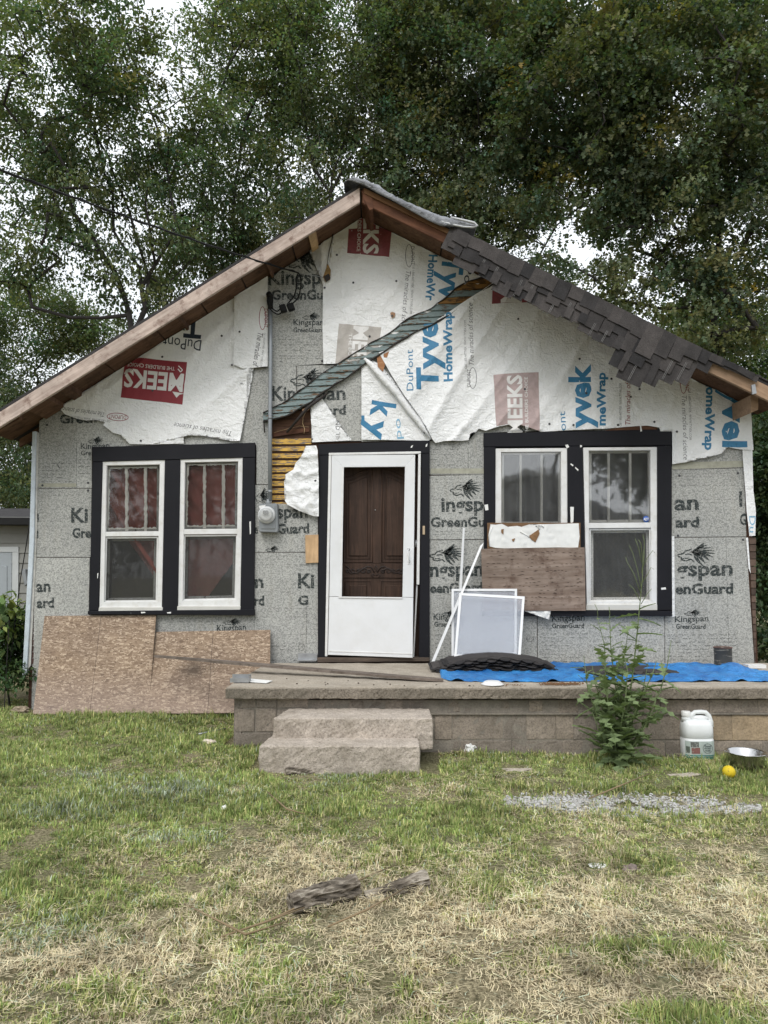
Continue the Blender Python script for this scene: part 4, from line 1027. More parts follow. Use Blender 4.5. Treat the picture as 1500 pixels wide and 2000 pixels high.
from_bm('carving', bm, WDK, idr, smooth=True, kind='stuff')
lathe('peephole', W(733, 996, .07), [(0, -.004), (.006, -.003), (.006, .006)], METAL, idr, 10, 'y')

# ------------------------------------------------------------------ meter, pipe and service wires
mt_ = empty('electric_meter', W(525, 1040, -.06), parent=house, label='grey electric meter box with round glass dial')
pslab('meter_box', [(506, 984), (541, 983), (543, 1036), (541, 1040), (506, 1039)], -.135, .115, GREYP, mt_, .006)
pslab('meter_cover', [(510, 989), (537, 988), (538, 1033), (510, 1033)], -.142, .008, GREYP, mt_, .003)
c = W(521, 1006, -.142)
bm = bmesh.new(); add_lathe(bm, c, [(.088, 0), (.088, -.02), (.080, -.026), (.078, -.03)], 28, 'y'); from_bm('meter_ring', bm, m_plain('ring_white', (.6, .61, .61), .35, .1), mt_, smooth=True)
bm = bmesh.new(); add_lathe(bm, c, [(.0705, -.02), (.070, -.06), (.062, -.080), (.045, -.088), (.0, -.09)], 28, 'y')
mg, nt = newmat('meter_glass'); out(nt, nd(nt, 'MixShader', {0: .35, 1: nd(nt, 'BsdfTransparent', {'Color': (.9, .9, .9)}).outputs[0], 2: princ(nt, (.55, .56, .56), .12)}).outputs[0])
from_bm('meter_glass', bm, mg, mt_, smooth=True)
prism('meter_display', [c+Vector((x, -.06, z)) for x, z in ((-.03, .005), (.022, .005), (.022, .042), (-.03, .042))], (0, .02, 0), m_plain('meter_face', (.12, .12, .11)), mt_, .003)
prism('meter_face', [c+Vector((.055*cos(k*pi/8), -.035, .055*sin(k*pi/8))) for k in range(16)], (0, .015, 0), PAPER, mt_)
pslab('meter_tag', [(506, 988), (519, 986), (515, 993), (507, 994)], -.150, .003, PAPER, mt_)
lathe('hub', W(524, 984, -.085), [(.022, -.01), (.026, .0), (.026, .02), (.019, .03), (.017, .05)], GREYP, mt_, 14)
pp = [W(527.5, 978, -.085), W(527.5, 830, -.085), W(528.5, 690, -.085), W(528, 602, -.085)]
tube('conduit_pipe', pp, .021, m_plain('grey_conduit', (.27, .29, .31), .45, .12, 10, metal=.35), mt_, n=12)
for yy in (633, 816, 960):
    lathe('pipe_strap', W(527.5, yy+3, -.085), [(.0235, 0), (.0235, .03)], GREYP, mt_, 12)
tube('weatherhead', [W(528, 604, -.085), W(528, 585, -.09), W(527, 577, -.11), W(524, 573, -.14)], [.026, .030, .034, .028], BLK, mt_, n=12)
wr = empty('service_wire', W(560, 560, -.2), 'black overhead power cable running from the gable to the upper left', 'power cable')
def cat_(a, b, n, sag, wob=0.):
    return [a.lerp(b, i/n)+Vector((0, 0, -sag*4*(i/n)*(1-i/n))) for i in range(n+1)]
att = W(583, 533, -.12); far = Vector((-6.6, -4.2, 0)); 
fp = W(0, 322, -3.0)
d_ = (fp-att); farp = att+d_*1.8+Vector((0, 0, .12))
bm = bmesh.new(); L1 = cat_(farp, att, 30, .10); add_tube(bm, L1, .0075, 6); L2 = [p+Vector((.0, .0, .012*cos(i*1.7))) +Vector((0, .012*sin(i*1.7), 0)) for i, p in enumerate(cat_(farp, att, 60, .10))]; add_tube(bm, L2, .005, 5)
from_bm('cable', bm, BLK, wr, smooth=True)
for px in (((583, 533), (578, 545), (579, 560), (574, 578), (563, 592)), ((585, 535), (588, 550), (586, 568), (582, 582), (570, 594)), ((524, 574), (522, 590), (528, 604), (540, 613), (548, 612), (552, 604)), ((524, 574), (526, 592), (532, 602), (542, 608), (550, 598))):
    P = [W(a, b, -.13-.02*sin(i*1.3)) for i, (a, b) in enumerate(px)]
    Q = []
    for i in range(len(P)-1):
        for k in range(4):
            t = k/4; p0 = P[max(i-1, 0)]; p1, p2 = P[i], P[i+1]; p3 = P[min(i+2, len(P)-1)]
            Q.append(.5*((2*p1)+(p2-p0)*t+(2*p0-5*p1+4*p2-p3)*t*t+(3*p1-p0-3*p2+p3)*t**3))
    Q.append(P[-1]); tube('wire_loop', Q, .0075, BLK, wr, n=6)
for (a, b, w_, h_) in ((553, 603, 13, 16), (568, 600, 14, 15)):
    c_ = W(a, b, -.14); bm = bmesh.new(); add_box(bm, c_, (w_/190, .055, h_/190), Matrix.Rotation(-.35, 3, 'Y'), .01)
    for k in (-1, 0, 1): add_box(bm, c_+Vector((k*.02, -.03, 0)), (.008, .012, h_/190*.9), Matrix.Rotation(-.35, 3, 'Y'))
    from_bm('connector', bm, BLK, wr)
tube('insulator_wire', [W(583, 533, -.12), W(610, 538, -.08), W(634, 542, -.06)], .004, METAL, wr)
# second thin cable hanging at the far left corner
tube('hanging_cable', [W(62, 990, -.02), W(52, 1060, .03), W(40, 1130, .02), W(30, 1210, .0), W(20, 1290, .0), W(12, 1350, .0)], .005, BLK, None, n=6, label='thin black cable hanging down past the left corner board', cat='cable')

# wood block and small brackets
pslab('wood_patch', [(596, 1045), (622, 1044), (622, 1099), (597, 1100)], -.045, .022, BLOCKW, house, .002, label='short pale wood block nailed left of the door')
bm = bmesh.new(); a = W(583, 1289, -.03)
add_box(bm, a+Vector((.09, -.03, .0)), (.19, .06, .012)); add_box(bm, a+Vector((.09, .0, .03)), (.19, .008, .07)); add_box(bm, a+Vector((.19, -.03, .03)), (.006, .05, .06))
from_bm('metal_bracket', bm, METAL, None, label='thin metal bracket lying against the wall left of the door', cat='bracket')
# ------------------------------------------------------------------ roof edge shingles, ridge tarp
def sh_y(d, j=0): return YR-.035-.055*d-j
Ax, Ay, Bx, By = 885, 447.5, 1500, 748.0
sl_ = hypot(Bx-Ax, By-Ay); ex, ey = (Bx-Ax)/sl_, (By-Ay)/sl_; nx_, ny_ = -ey, ex
def sp(s, d):   # s along the rake from (885,447), d downwards across it (photo px on the rake plane)
    return (Ax+ex*s+nx_*d, Ay+ey*s+ny_*d)
wid = [(0, 30), (45, 62), (90, 52), (140, 74), (180, 62), (240, 66), (290, 56), (340, 74), (380, 70), (420, 118), (455, 120), (475, 92), (515, 80), (540, 58), (556, 14), (600, 10), (690, 8)]
def wf(s): return interp(wid, s)
def tab(s0, s1, d0, d1, layer, rot=0.0):
    c = ((s0+s1)/2, (d0+d1)/2); P = []
    for (s, d) in ((s0, d0), (s1, d0), (s1, d1), (s0, d1)):
        ds, dd = s-c[0], d-c[1]; s2 = c[0]+ds*cos(rot)-dd*sin(rot); d2_ = c[1]+ds*sin(rot)+dd*cos(rot)
        a, b = sp(s2, d2_); P.append(W(a, b, sh_y(max(0, d2_)/100, layer*.011)))
    prism('shingle', P, (0, .004, 0), SHING, roof)
s = 0; k = 0
while s < 640:
    w = R.uniform(26, 40); H = wf(s+w/2); 
    tab(s-6, s+w+8, -2, H, 0, R.uniform(-.05, .05))
    tab(s+R.uniform(-4, 4), s+w*.9, -4-R.uniform(0, 2), H*R.uniform(.55, .85), 1.2+R.random()*.5, R.uniform(-.06, .06))
    if H > 36:
        tab(s+w*.2, s+w*1.1, -5, H*R.uniform(.28, .5), 2.4+R.random()*.5, R.uniform(-.06, .06))
        if R.random() < .6: tab(s+w*.5, s+w*.95, H*.6, H*R.uniform(.9, 1.05), 1.8+R.random()*.5, R.uniform(-.05, .05))
    if k % 3 != 1 and H > 30:   # sealant lines across the lower lap
        for o_ in (0, 2.6):
            a0, b0 = sp(s+w*.55+o_, H*.45); a1, b1 = sp(s+w*.55+o_-1.5, H*.97)
            P = [W(a0, b0, sh_y(H*.0045, .0165)), W(a0+.6, b0+.2, sh_y(H*.0045, .0165)), W(a1+.6, b1+.2, sh_y(H*.0097, .0165)), W(a1, b1, sh_y(H*.0097, .0165))]
            prism('sealant_line', P, (0, .002, 0), SHSTRIP, roof)
    s += w*R.uniform(.8, .95); k += 1
# small rows of shingle edges above the right end
for k in range(14):
    t = .80+.2*k/14; p = along(RR, t, -.03-.004, YR-.02); q = along(RR, t+.013, -.03-.004, YR-.02)
    prism('shingle', [p, q, q+Vector((0, 0, .014+.006*(k % 3))), p+Vector((0, 0, .014))], (0, .5, 0), SHING, roof)
# grey plastic over the ridge
TPM, nt = newmat('grey_plastic_sheet'); w1 = noi(nt, coords(nt, (1, .4, 1)), 14, 5, .6, 1.2)
out(nt, princ(nt, ramp(nt, noi(nt, coords(nt), 9, 4), [(.3, (.13, .135, .15)), (.7, (.25, .26, .28))]), .34, bump(nt, w1, .9, .03), spec=.5))
prof = [(672, 357, 356, 352), (680, 352, 348, 336), (690, 355, 345, 332), (700, 358, 347, 333), (715, 363, 350, 338), (735, 376, 360, 346), (760, 388, 376, 356), (785, 402, 388, 370), (810, 416, 400, 383), (835, 430, 411, 396), (860, 441, 420, 407), (885, 443, 426, 415), (905, 442, 431, 420), (922, 444, 436, 424), (933, 441, 438, 430)]
V = []; nc = 12
def lerp_prof(x):
    for p, q in zip(prof, prof[1:]):
        if x <= q[0]: t = (x-p[0])/(q[0]-p[0]); return [p[i]+(q[i]-p[i])*t for i in (1, 2, 3)]
    return prof[-1][1:]
xs_ = np.linspace(672, 933, 66)
for x in xs_:
    lo_, mi_, up__ = lerp_prof(x)
    row = []
    for j in range(nc):
        t = j/(nc-1)
        if t < .45: u = t/.45; py = lo_+(mi_-lo_)*u+R.uniform(-.6, .6)*(j > 0); y = YR-.075-.012*sin(u*3)+.012*noise.noise(Vector((x*.09, u*4, 1))); row.append(W(x, py, y))
        else:
            u = (t-.45)/.55; y = YR-.07+u*1.7
            base = W(x, mi_, YR-.07); top = W(x, up__, YR-.07)
            z = max(base.z+(top.z-base.z)*min(1, u*3.2), zroof(base.x)+.012)+.02*noise.noise(Vector((x*.06, u*7, 5)))
            row.append(Vector((base.x+.012*noise.noise(Vector((x*.1, u*6, 9))), y, z)))
    V += row
Fq = [(i*nc+j, i*nc+j+1, (i+1)*nc+j+1, (i+1)*nc+j) for i in range(len(xs_)-1) for j in range(nc-1)]
o = from_vf('ridge_tarp', V, Fq, TPM, None, smooth=True, label='crumpled grey plastic sheet draped over the roof peak', cat='plastic sheet')
md = o.modifiers.new('s', 'SOLIDIFY'); md.thickness = .002
# curled end of the sheet
bm = bmesh.new(); add_tube(bm, [W(a, b, YR-.08) for a, b in ((862, 432), (885, 439), (905, 443), (924, 444), (932, 440), (926, 435), (905, 430), (880, 424))], [.006, .010, .010, .010, .012, .012, .012, .008], 8)
from_bm('curled_edge', bm, m_plain('silver_plastic', (.50, .51, .52), .3, .15), o, smooth=True)

# ------------------------------------------------------------------ porch
YF = -1.69
zt = W(750, 1342, YF).z; zb = W(750, 1365, YF).z
porch = empty('porch', (1.2, -1.0, 0), 'raised concrete porch slab on a block base across the house front', 'porch')
xl_f, xl_b = W(442, 1342, YF).x, W(524, 1300, -.02).x; xr = 4.6
def rb(name, c8, mat, par, **k): return rough_block(name, c8, mat, par, **k)
rb('slab', [(xl_f, YF, zb), (xr, YF, zb), (xr, -.1, zb), (xl_b, -.1, zb), (xl_f, YF, zt), (xr, YF, zt), (xr, -.1, zt), (xl_b, -.1, zt)], CONC, porch, amp=.005, sc=14, cutvec=.09)
# rougher exposed aggregate face, a separate cast lip
rb('slab_edge', [(xl_f-.004, YF-.012, zb+.002), (xr, YF-.012, zb+.002), (xr, YF+.02, zb+.002), (xl_f-.004, YF+.02, zb+.002), (xl_f-.004, YF-.012, zt-.012), (xr, YF-.012, zt-.012), (xr, YF+.02, zt-.012), (xl_f-.004, YF+.02, zt-.012)], CONCE, porch, amp=.005, sc=30, cutvec=.025)
YW = YF+.07
xw = W(457, 1400, YW).x
box('base_core', ((xw+xr)/2+.03, (YW+.005-.1)/2, .24), (xr-xw-.07, -(YW+.005)-.1, zb-.0+.1-.3+.16), MORT, porch)
def course(y0, y1, xs, mats=None, thick=.05, amp=.005, yo=0.0, bev=None):
    for i, (a, b) in enumerate(zip(xs, xs[1:])):
        A = W(a+1.0, y1-.8, YW-yo); B = W(b-1.0, y0+.8, YW-yo); o_ = R.uniform(-.005, .005)
        ya = YW-yo+o_
        m = mats[i % len(mats)] if mats else BLOCKM
        rb('block', [(A.x, ya, A.z), (B.x, ya, A.z), (B.x, ya+thick+.04, A.z), (A.x, ya+thick+.04, A.z), (A.x, ya, B.z), (B.x, ya, B.z), (B.x, ya+thick+.04, B.z), (A.x, ya+thick+.04, B.z)], m, porch, amp=amp, bev=bev, sc=12, seed=i*7+int(y0), cutvec=.045)
course(1364, 1383, [458, 500, 541, 602])
course(1384, 1430, [458, 498, 540, 600])
course(1431, 1456, [458, 530, 600])
course(1366, 1392, [602, 640, 676, 714, 750, 790, 832, 870, 902, 932, 966, 1000, 1030, 1062, 1090], yo=-.004, amp=.007, bev=.026)
course(1366, 1393, [1090, 1130, 1200, 1290, 1385, 1480, 1560, 1640])
course(1394, 1445, [602, 690, 780, 848, 883, 983, 1028, 1086, 1120])
course(1394, 1445, [1120, 1165, 1225, 1332], [BLOCKM, BLOCKM])
course(1396, 1447, [1334, 1430, 1530, 1640], [BLOCKT, BLOCKT])
course(1446, 1500, [602, 700, 800, 900, 1000, 1100, 1200, 1300, 1384, 1490, 1600])
# the cast joint ledge running under the top stones
box('mortar_ledge', ((W(602, 1393, YW).x+xr)/2, YW-.004, W(700, 1393.4, YW).z), (xr-W(602, 1393, YW).x, .03, .012), MORT, porch)
box('base_side', (xw+.03, (YW-.1)/2, .28), (.06, -YW-.1, .52), BLOCKM, porch)
pslab('vent_gap', [(459, 1457), (508, 1457), (508, 1474), (459, 1474)], YW-.002, .05, m_plain('crawl_gap', (.008, .007, .006)), porch)
# steps
def step(px0, px1, pytop, y0, y1, zlow, lab, seed):
    a = W(px0, pytop, y0); b = W(px1, pytop, y0)
    c8 = [(a.x, y0, zlow), (b.x, y0, zlow), (b.x-.0, y1, zlow), (a.x+.04, y1, zlow), (a.x, y0, a.z), (b.x, y0, a.z), (b.x, y1, a.z+.005), (a.x+.06, y1, a.z+.005)]
    rb('concrete_step', c8, STEPM, None, amp=.0055, sc=26, bev=.014, seed=seed, cutvec=.022, label=lab, cat='step')
step(534, 845, 1403, -2.02, YW-.01, .17, 'upper worn concrete step below the storm door', 3)
step(505, 820, 1457, -2.27, -1.80, -.05, 'lower crumbling concrete step resting in the grass', 9)

# ------------------------------------------------------------------ things on and around the porch
zs = zt+.004
def S_(px, py, z=None): return WZ(px, py, zs if z is None else z)
def quad_board(name, p, th, mat, **k):
    p = [Vector(q) for q in p]; n = (p[1]-p[0]).cross(p[3]-p[0]).normalized()
    if n.y > 0: n = -n
    return prism(name, p, -n*th, mat, None, .0015, **k)
# OSB sheets
def yl(t): return -.05-.40*t
def osb(lab, q, lines, yoff):
    b = empty('osb_sheet', W((q[0][0]+q[1][0])/2, q[2][1], yl(.9)-yoff), lab, 'osb sheet', 'brown osb sheets leaning left of the porch')
    P = [W(q[0][0], q[0][1], yl(0)-yoff), W(q[1][0], q[1][1], yl(0)-yoff), W(q[2][0], q[2][1], yl(1)-yoff), W(q[3][0], q[3][1], yl(1)-yoff)]
    n = (P[1]-P[0]).cross(P[3]-P[0]).normalized(); n = -n if n.y > 0 else n
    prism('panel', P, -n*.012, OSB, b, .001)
    for (t0, t1) in lines:
        a = P[0].lerp(P[1], t0)+n*.0008; c = P[3].lerp(P[2], t1)+n*.0008; w = Vector((.004, 0, 0)); prism('printed_line', [a, a+w, c+w, c], -n*.0004, INK_K2M, b)
INK_K2M = m_ink('line_print', (.08, .05, .035), .4, 40, .4, .1)
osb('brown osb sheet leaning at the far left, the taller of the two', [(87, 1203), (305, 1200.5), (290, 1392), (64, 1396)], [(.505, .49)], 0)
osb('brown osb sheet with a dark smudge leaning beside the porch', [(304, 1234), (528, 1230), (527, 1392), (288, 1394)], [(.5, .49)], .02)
# plank
pa = W(303, 1281, -.52); pb = S_(862, 1331); pb.z = zs+.012
ax = (pb-pa).normalized(); side = Vector((0, 0, 1)).cross(ax).normalized(); upv = ax.cross(side)
PLK = m_wood('grey_plank', (.09, .07, .055), (.20, .165, .14), .1, 26, 12, spots=((.05, .04, .03), 8, .6))
bm = bmesh.new(); w2 = .055
pts = [pa-side*w2*.35, pa+side*w2*.2, pa.lerp(pb, .22)+side*w2*.8, pa.lerp(pb, .26)+side*w2, pb+side*w2, pb-side*w2*.2+ax*.02, pb-side*w2-ax*.22, pa.lerp(pb, .24)-side*w2, pa.lerp(pb, .2)-side*w2*.5]
add_ext(bm, [p+upv*.008 for p in pts], -upv*.020)
from_bm('plank', bm, PLK, None, label='long split grey plank lying across the porch corner towards the osb', cat='plank')
# metal angle and white scrap on the slab corner
bm = bmesh.new(); p = S_(470, 1332)
add_box(bm, p+Vector((0, .0, .012)), (.155, .09, .006)); add_box(bm, p+Vector((0, -.045, .02)), (.155, .004, .035)); add_box(bm, p+Vector((0, .045, .03)), (.155, .004, .055)); add_box(bm, p+Vector((.075, 0, .03)), (.004, .09, .05))
from_bm('metal_bracket', bm, METAL, None, label='galvanised bracket on the left corner of the porch slab', cat='bracket')
prism('paper_scrap', [S_(490, 1327)+Vector((0, 0, .003)), S_(532, 1331)+Vector((0, 0, .003)), S_(520, 1335.5)+Vector((0, 0, .003)), S_(488, 1333)+Vector((0, 0, .003))], (0, 0, .004), PAPER, None, label='flat white scrap beside the bracket on the slab', cat='scrap')
bm = bmesh.new(); p = S_(1474, 1305); add_box(bm, p+Vector((0, 0, .03)), (.17, .1, .012)); add_box(bm, p+Vector((0, -.05, .018)), (.17, .004, .03)); from_bm('metal_bracket', bm, ALU, None, label='pale metal bracket at the right end of the porch', cat='bracket')

# boards over the window
PLY = m_wood('weathered_plywood', (.15, .105, .08), (.31, .245, .20), 0.02, 18, 9, spots=((.09, .055, .04), 4.5, .75), rough=.85)
pw = pslab('plywood_sheet', [(940, 1072), (1142, 1069), (1144, 1193), (943, 1193)], -.115, .014, PLY, None, .001, label='weathered grey plywood nailed over the lower half of a window', cat='plywood')
bm = bmesh.new()
for k in range(170):
    a = R.uniform(948, 1137); b = 1078+R.randrange(0, 15)*7.4+R.uniform(-1.5, 1.5); l = R.uniform(2.2, 5)
    f = bm.faces.new([bm.verts.new(W(a+dx, b+dy, -.1156)) for dx, dy in ((-l, .2), (0, -.75), (l, .3), (0, .65))])
from_bm('check_mark', bm, m_ink('plywood_checks', (.05, .03, .022), .9, 20, .2, .1), pw, kind='stuff')
FOAMB = m_plain('brown_core', (.16, .09, .045), .9, .3, 20)
pb_ = empty('peeling_board', W(1042, 1072, -.09), 'white faced board with torn brown patches above the plywood', 'board')
pslab('core', [(952, 1021), (1134, 1021), (1134, 1071.5), (952, 1071.5)], -.095, .025, FOAMB, pb_, .002)
fx = [(958, 1024), (968, 1025), (980, 1023), (992, 1029), (1010, 1027), (1018, 1029), (1034, 1024), (1048, 1025), (1056, 1033), (1060, 1024), (1130, 1022), (1132, 1048), (1129, 1070), (1095, 1069), (1032, 1070), (985, 1071), (968, 1070), (956, 1067), (954, 1045)]
hole = [(1033, 1047), (1052, 1034), (1054, 1042), (1046, 1059), (1038, 1054)]
S = Surf(-.099, lambda x, z: crinkle(x, z, 16, .007, 9), .02); S.sheet('torn_facing', fx, PAPER, pb_)
for hl in (hole, [(979, 1034), (984, 1033), (983, 1044), (979, 1040)], [(1000, 1053), (1006, 1051), (1004, 1058), (1001, 1057)]): pslab('torn_hole', hl, -.1075, .004, m_plain('torn_brown', (.22, .12, .055), .9, .3, 30), pb_)
tube('curled_tear', [W(a, b, -.106) for a, b in ((1054, 1034), (1049, 1026), (1058, 1026), (1062, 1030))], .006, PAPER, pb_, n=6)
tube('curled_tear', [W(a, b, -.106) for a, b in ((1016, 1038), (1030, 1046), (1034, 1049))], .005, PAPER, pb_, n=6)
tube('curled_tear', [W(a, b, -.104) for a, b in ((956, 1066), (955, 1045), (962, 1028))], .005, PAPER, pb_, n=6)
# torn plastic under the plywood
S = Surf(-.10, lambda x, z: crinkle(x, z, 20, .02, 4), .02)
S.sheet('plastic_shred', [(1020, 1192), (1076, 1192), (1068, 1199), (1072, 1210), (1066, 1208), (1056, 1198), (1036, 1197)], PAPER, None, label='torn white plastic shreds hanging below the plywood', cat='plastic')

# leaning window screens and poles
def screen_thing(lab, q, y0, y1, bw):
    t = empty('window_screen', W(q[3][0], q[3][1], y1), lab, 'screen', 'loose window screens leaning under the windows')
    def P(a, b, o=0): tt = (b-q[0][1])/(q[3][1]-q[0][1]); return W(a, b, y0+(y1-y0)*tt+o)
    I = [(q[0][0]+bw, q[0][1]+bw), (q[1][0]-bw, q[1][1]+bw), (q[2][0]-bw, q[2][1]-bw), (q[3][0]+bw, q[3][1]-bw)]
    for i in range(4):
        j = (i+1) % 4; prism('frame', [P(*q[i]), P(*q[j]), P(*I[j]), P(*I[i])], (0, .012, 0), WHITE, t, .001)
    prism('mesh', [P(*p, .006) for p in I], (0, .001, 0), SCREEN2, t)
screen_thing('rear white window screen leaning under the plywood', [(882, 1150), (1010, 1150), (1009, 1279), (882, 1282)], -.13, -.30, 4.5)
screen_thing('front white window screen leaning under the plywood', [(897, 1158), (1025, 1165), (1017, 1284), (887, 1284)], -.20, -.46, 5)
prism('white_strip', [W(904, 1031, -.10), W(908, 1031, -.10), W(902, 1150, -.10), W(897, 1150, -.10)], (0, .01, 0), WHITE, None, label='thin upright white strip standing above the screens', cat='trim strip')
prism('white_strip', [W(938, 1066, -.08), W(945, 1060, -.08), W(846, 1299, -.34), W(840, 1299, -.34)], (0, .012, 0), WHITE, None, .001, label='long white strip leaning diagonally beside the door casing', cat='trim strip')

# blue tarp on the slab
def m_tarp():
    m, nt = newmat('blue_tarp'); v = coords(nt); h = noi(nt, coords(nt, (1, 2, 1)), 16, 5, .65, 1)
    out(nt, princ(nt, ramp(nt, noi(nt, v, 6, 4), [(.3, (.012, .11, .36)), (.7, (.045, .27, .62))]), .42, bump(nt, h, .9, .03), spec=.4)); return m
TB = m_tarp(); front = [(856, 1303), (862, 1325), (880, 1330), (930, 1332), (1000, 1332), (1060, 1332), (1120, 1331), (1200, 1331), (1300, 1332), (1400, 1331), (1480, 1331), (1560, 1334)]
back = [(856, 1300), (870, 1299), (905, 1299), (960, 1299), (1050, 1299), (1100, 1298), (1160, 1298.5), (1250, 1299), (1340, 1299), (1440, 1299), (1475, 1312), (1560, 1318)]
V = []; nu, nv = 170, 34
for i in range(nu):
    t = i/(nu-1)*(len(front)-1); k = min(int(t), len(front)-2); f = t-k
    A = S_(front[k][0]+(front[k+1][0]-front[k][0])*f, front[k][1]+(front[k+1][1]-front[k][1])*f); B = S_(back[k][0]+(back[k+1][0]-back[k][0])*f, back[k][1]+(back[k+1][1]-back[k][1])*f)
    A.y += .02*noise.noise(Vector((i*.25, 0, 0)))
    for j in range(nv):
        u = j/(nv-1); p = A.lerp(B, u); q = Vector((p.x*5, p.y*9, 1)); rt = max(0, min(1, (p.x-2.1)/.6))
        p.z = zs+.004+abs(noise.noise(q))*.034+abs(noise.noise(q*2.3))*.02+abs(noise.noise(q*5))*.008+rt*.075*max(0, noise.noise(Vector((p.x*4, p.y*6, 7)))+.35)*sin(pi*min(1, u*1.1+.05))
        if j == 0: p.z = zs+.002+max(0, noise.noise(Vector((p.x*9, 0, 3))))*.05
        V.append(p)
Fq = [(i*nv+j, i*nv+j+1, (i+1)*nv+j+1, (i+1)*nv+j) for i in range(nu-1) for j in range(nv-1)]
from_vf('blue_tarp', V, Fq, TB, None, smooth=True, label='crumpled blue plastic tarp spread along the porch slab', cat='tarp')
# bent stacks of roofing shingle strips
def shingle_pile(lab, x0p, x1p, yb_p, layers, hgt, dpth, seed, flat=1.0):
    rr = random.Random(seed); a = S_(x0p, yb_p); b = S_(x1p, yb_p); cx = (a.x+b.x)/2; L = b.x-a.x
    t = empty('shingle_stack', (cx, a.y+dpth*.4, zs), lab, 'shingle stack', 'loose shingle strips lying on the blue tarp')
    for k in range(layers):
        f = k/max(1, layers-1); n = 22; V = []; Fc = []; Lk = L*(1-.18*f)*rr.uniform(.93, 1.0); ox = rr.uniform(-.05, .05)*(1-f)+ (f-.5)*.03; y0 = a.y+.05*f+rr.uniform(-.02, .05); y1 = y0+dpth*rr.uniform(.85, 1)
        H = hgt*(.25+.75*f)
        def zz(s): return zs+.022+.006*k*flat+H*max(0, (1-abs(2*s-1)**1.9))*(.8)
        for i in range(n+1):
            s = i/n; x = cx+ox+(s-.5)*Lk; tooth = .07 if (i+k*2) % 5 in (0, 1) else 0.0
            z = zz(s)+rr.uniform(-.002, .002)
            V += [(x, y0-tooth, z-.004-tooth*.12), (x, y0+.03, z), (x, y1, z+.006)]
        for i in range(n):
            for j in range(2): Fc.append((i*3+j, (i+1)*3+j, (i+1)*3+j+1, i*3+j+1))
        o = from_vf('shingle', V, Fc, SHING, t); m_ = o.modifiers.new('s', 'SOLIDIFY'); m_.thickness = .006
shingle_pile('bent stack of dark shingle strips below the leaning screens', 846, 1094, 1313, 11, .062, .42, 5)
shingle_pile('low pile of grey shingle strips behind the tall weed', 1138, 1352, 1322, 4, .012, .30, 6)
# paint can
pc = empty('paint_can', S_(1413, 1301), 'scorched open paint can standing on the tarp by the wall', 'paint can'); c = S_(1413, 1303); 
CANM = m_paintchip('scorched_can', (.045, .045, .042), (.26, .24, .2), (3, 3, 16), 3.5, .56, .5)
r_ = .083; bm = bmesh.new(); add_lathe(bm, c, [(0, .0), (r_, 0), (r_, .012), (r_*.97, .018), (r_*.97, .17), (r_, .178), (r_, .186), (r_*.9, .186), (r_*.88, .02), (0, .02)], 28); from_bm('can_body', bm, CANM, pc, smooth=True)
bm = bmesh.new(); add_tube(bm, [c+Vector((r_*1.0*cos(a), r_*sin(a), .187)) for a in np.linspace(0, 2*pi, 25)[:-1]], .004, 6, True); from_bm('rim', bm, m_plain('rusty_rim', (.16, .08, .06), .6), pc, smooth=True)
# overturned bowl, kibble, pebbles
c = S_(962, 1337)
lathe('pet_bowl', c, [(.088, 0), (.092, .004), (.086, .008), (.062, .026), (.052, .030), (0, .030)], m_plain('white_bowl', (.7, .7, .69), .3, .1), None, 24, label='small white overturned pet bowl at the slab edge', cat='bowl')
bm = bmesh.new()
for k in range(300):
    t = R.random(); p = S_(1062+70*t+R.gauss(0, 6), 1336+R.gauss(0, 1.2)); r = R.uniform(.004, .007); add_box(bm, p+Vector((0, 0, r*.6)), (r*1.5, r*1.3, r), Matrix.Rotation(R.uniform(0, 3), 3, 'Z'))
for k in range(26):
    p = S_(R.uniform(985, 1030), 1338+R.gauss(0, 1)); r = .004; add_box(bm, p+Vector((0, 0, r*.6)), (r*1.5, r*1.3, r), Matrix.Rotation(R.uniform(0, 3), 3, 'Z'))
from_bm('spilled_kibble', bm, m_plain('kibble', (.19, .10, .045), .9, .3, 40), None, kind='stuff', label='line of spilled brown pet kibble on the slab', cat='kibble')
bm = bmesh.new()
for px, py in ((602, 1330), (635, 1333), (640, 1336), (636, 1338), (730, 1338), (762, 1337), (756, 1333), (852, 1338), (917, 1340), (925, 1340), (700, 1335), (560, 1326), (680, 1330), (790, 1340), (580, 1336)):
    p = S_(px, py); r = R.uniform(.004, .009); add_box(bm, p+Vector((0, 0, r*.5)), (r*2, r*1.4, r), Matrix.Rotation(R.uniform(0, 3), 3, 'Z'), r*.2)
from_bm('debris', bm, m_plain('dark_debris', (.07, .05, .035), .9, .4, 40), None, kind='stuff', label='small crumbs scattered on the bare slab', cat='debris')

# jug
g = WG(1362, 1483); jg = empty('jug', g, 'large white plastic jug with a green label standing in front of the blocks', 'jug')
JW = m_plain('jug_plastic', (.70, .72, .72), .35, .05, 4, bmp=.03)
hw, hd = .118, .085; sc_ = .395/94*1.0
def ring(hw, hd, z, n=24, p=3.2):
    o = []
    for k in range(n):
        a = 2*pi*k/n; c_, s_ = cos(a), sin(a); o.append(Vector((hw*math.copysign(abs(c_)**(2/p), c_), hd*math.copysign(abs(s_)**(2/p), s_), z)))
    return o
bm = bmesh.new(); rings = []
for (a, b, z, ox) in ((.108, .072, 0, 0), (.117, .083, .012, 0), (.119, .085, .05, 0), (.119, .085, .165, 0), (.116, .082, .168, 0), (.116, .082, .176, 0), (.119, .085, .179, 0), (.119, .085, .235, 0), (.116, .081, .27, 0), (.108, .07, .295, 0), (.085, .05, .308, .0), (.0, .0, .31, 0)):
    rings.append([bm.verts.new(g+q+Vector((ox, 0, 0))) for q in ring(max(a, .001), max(b, .001), z)])
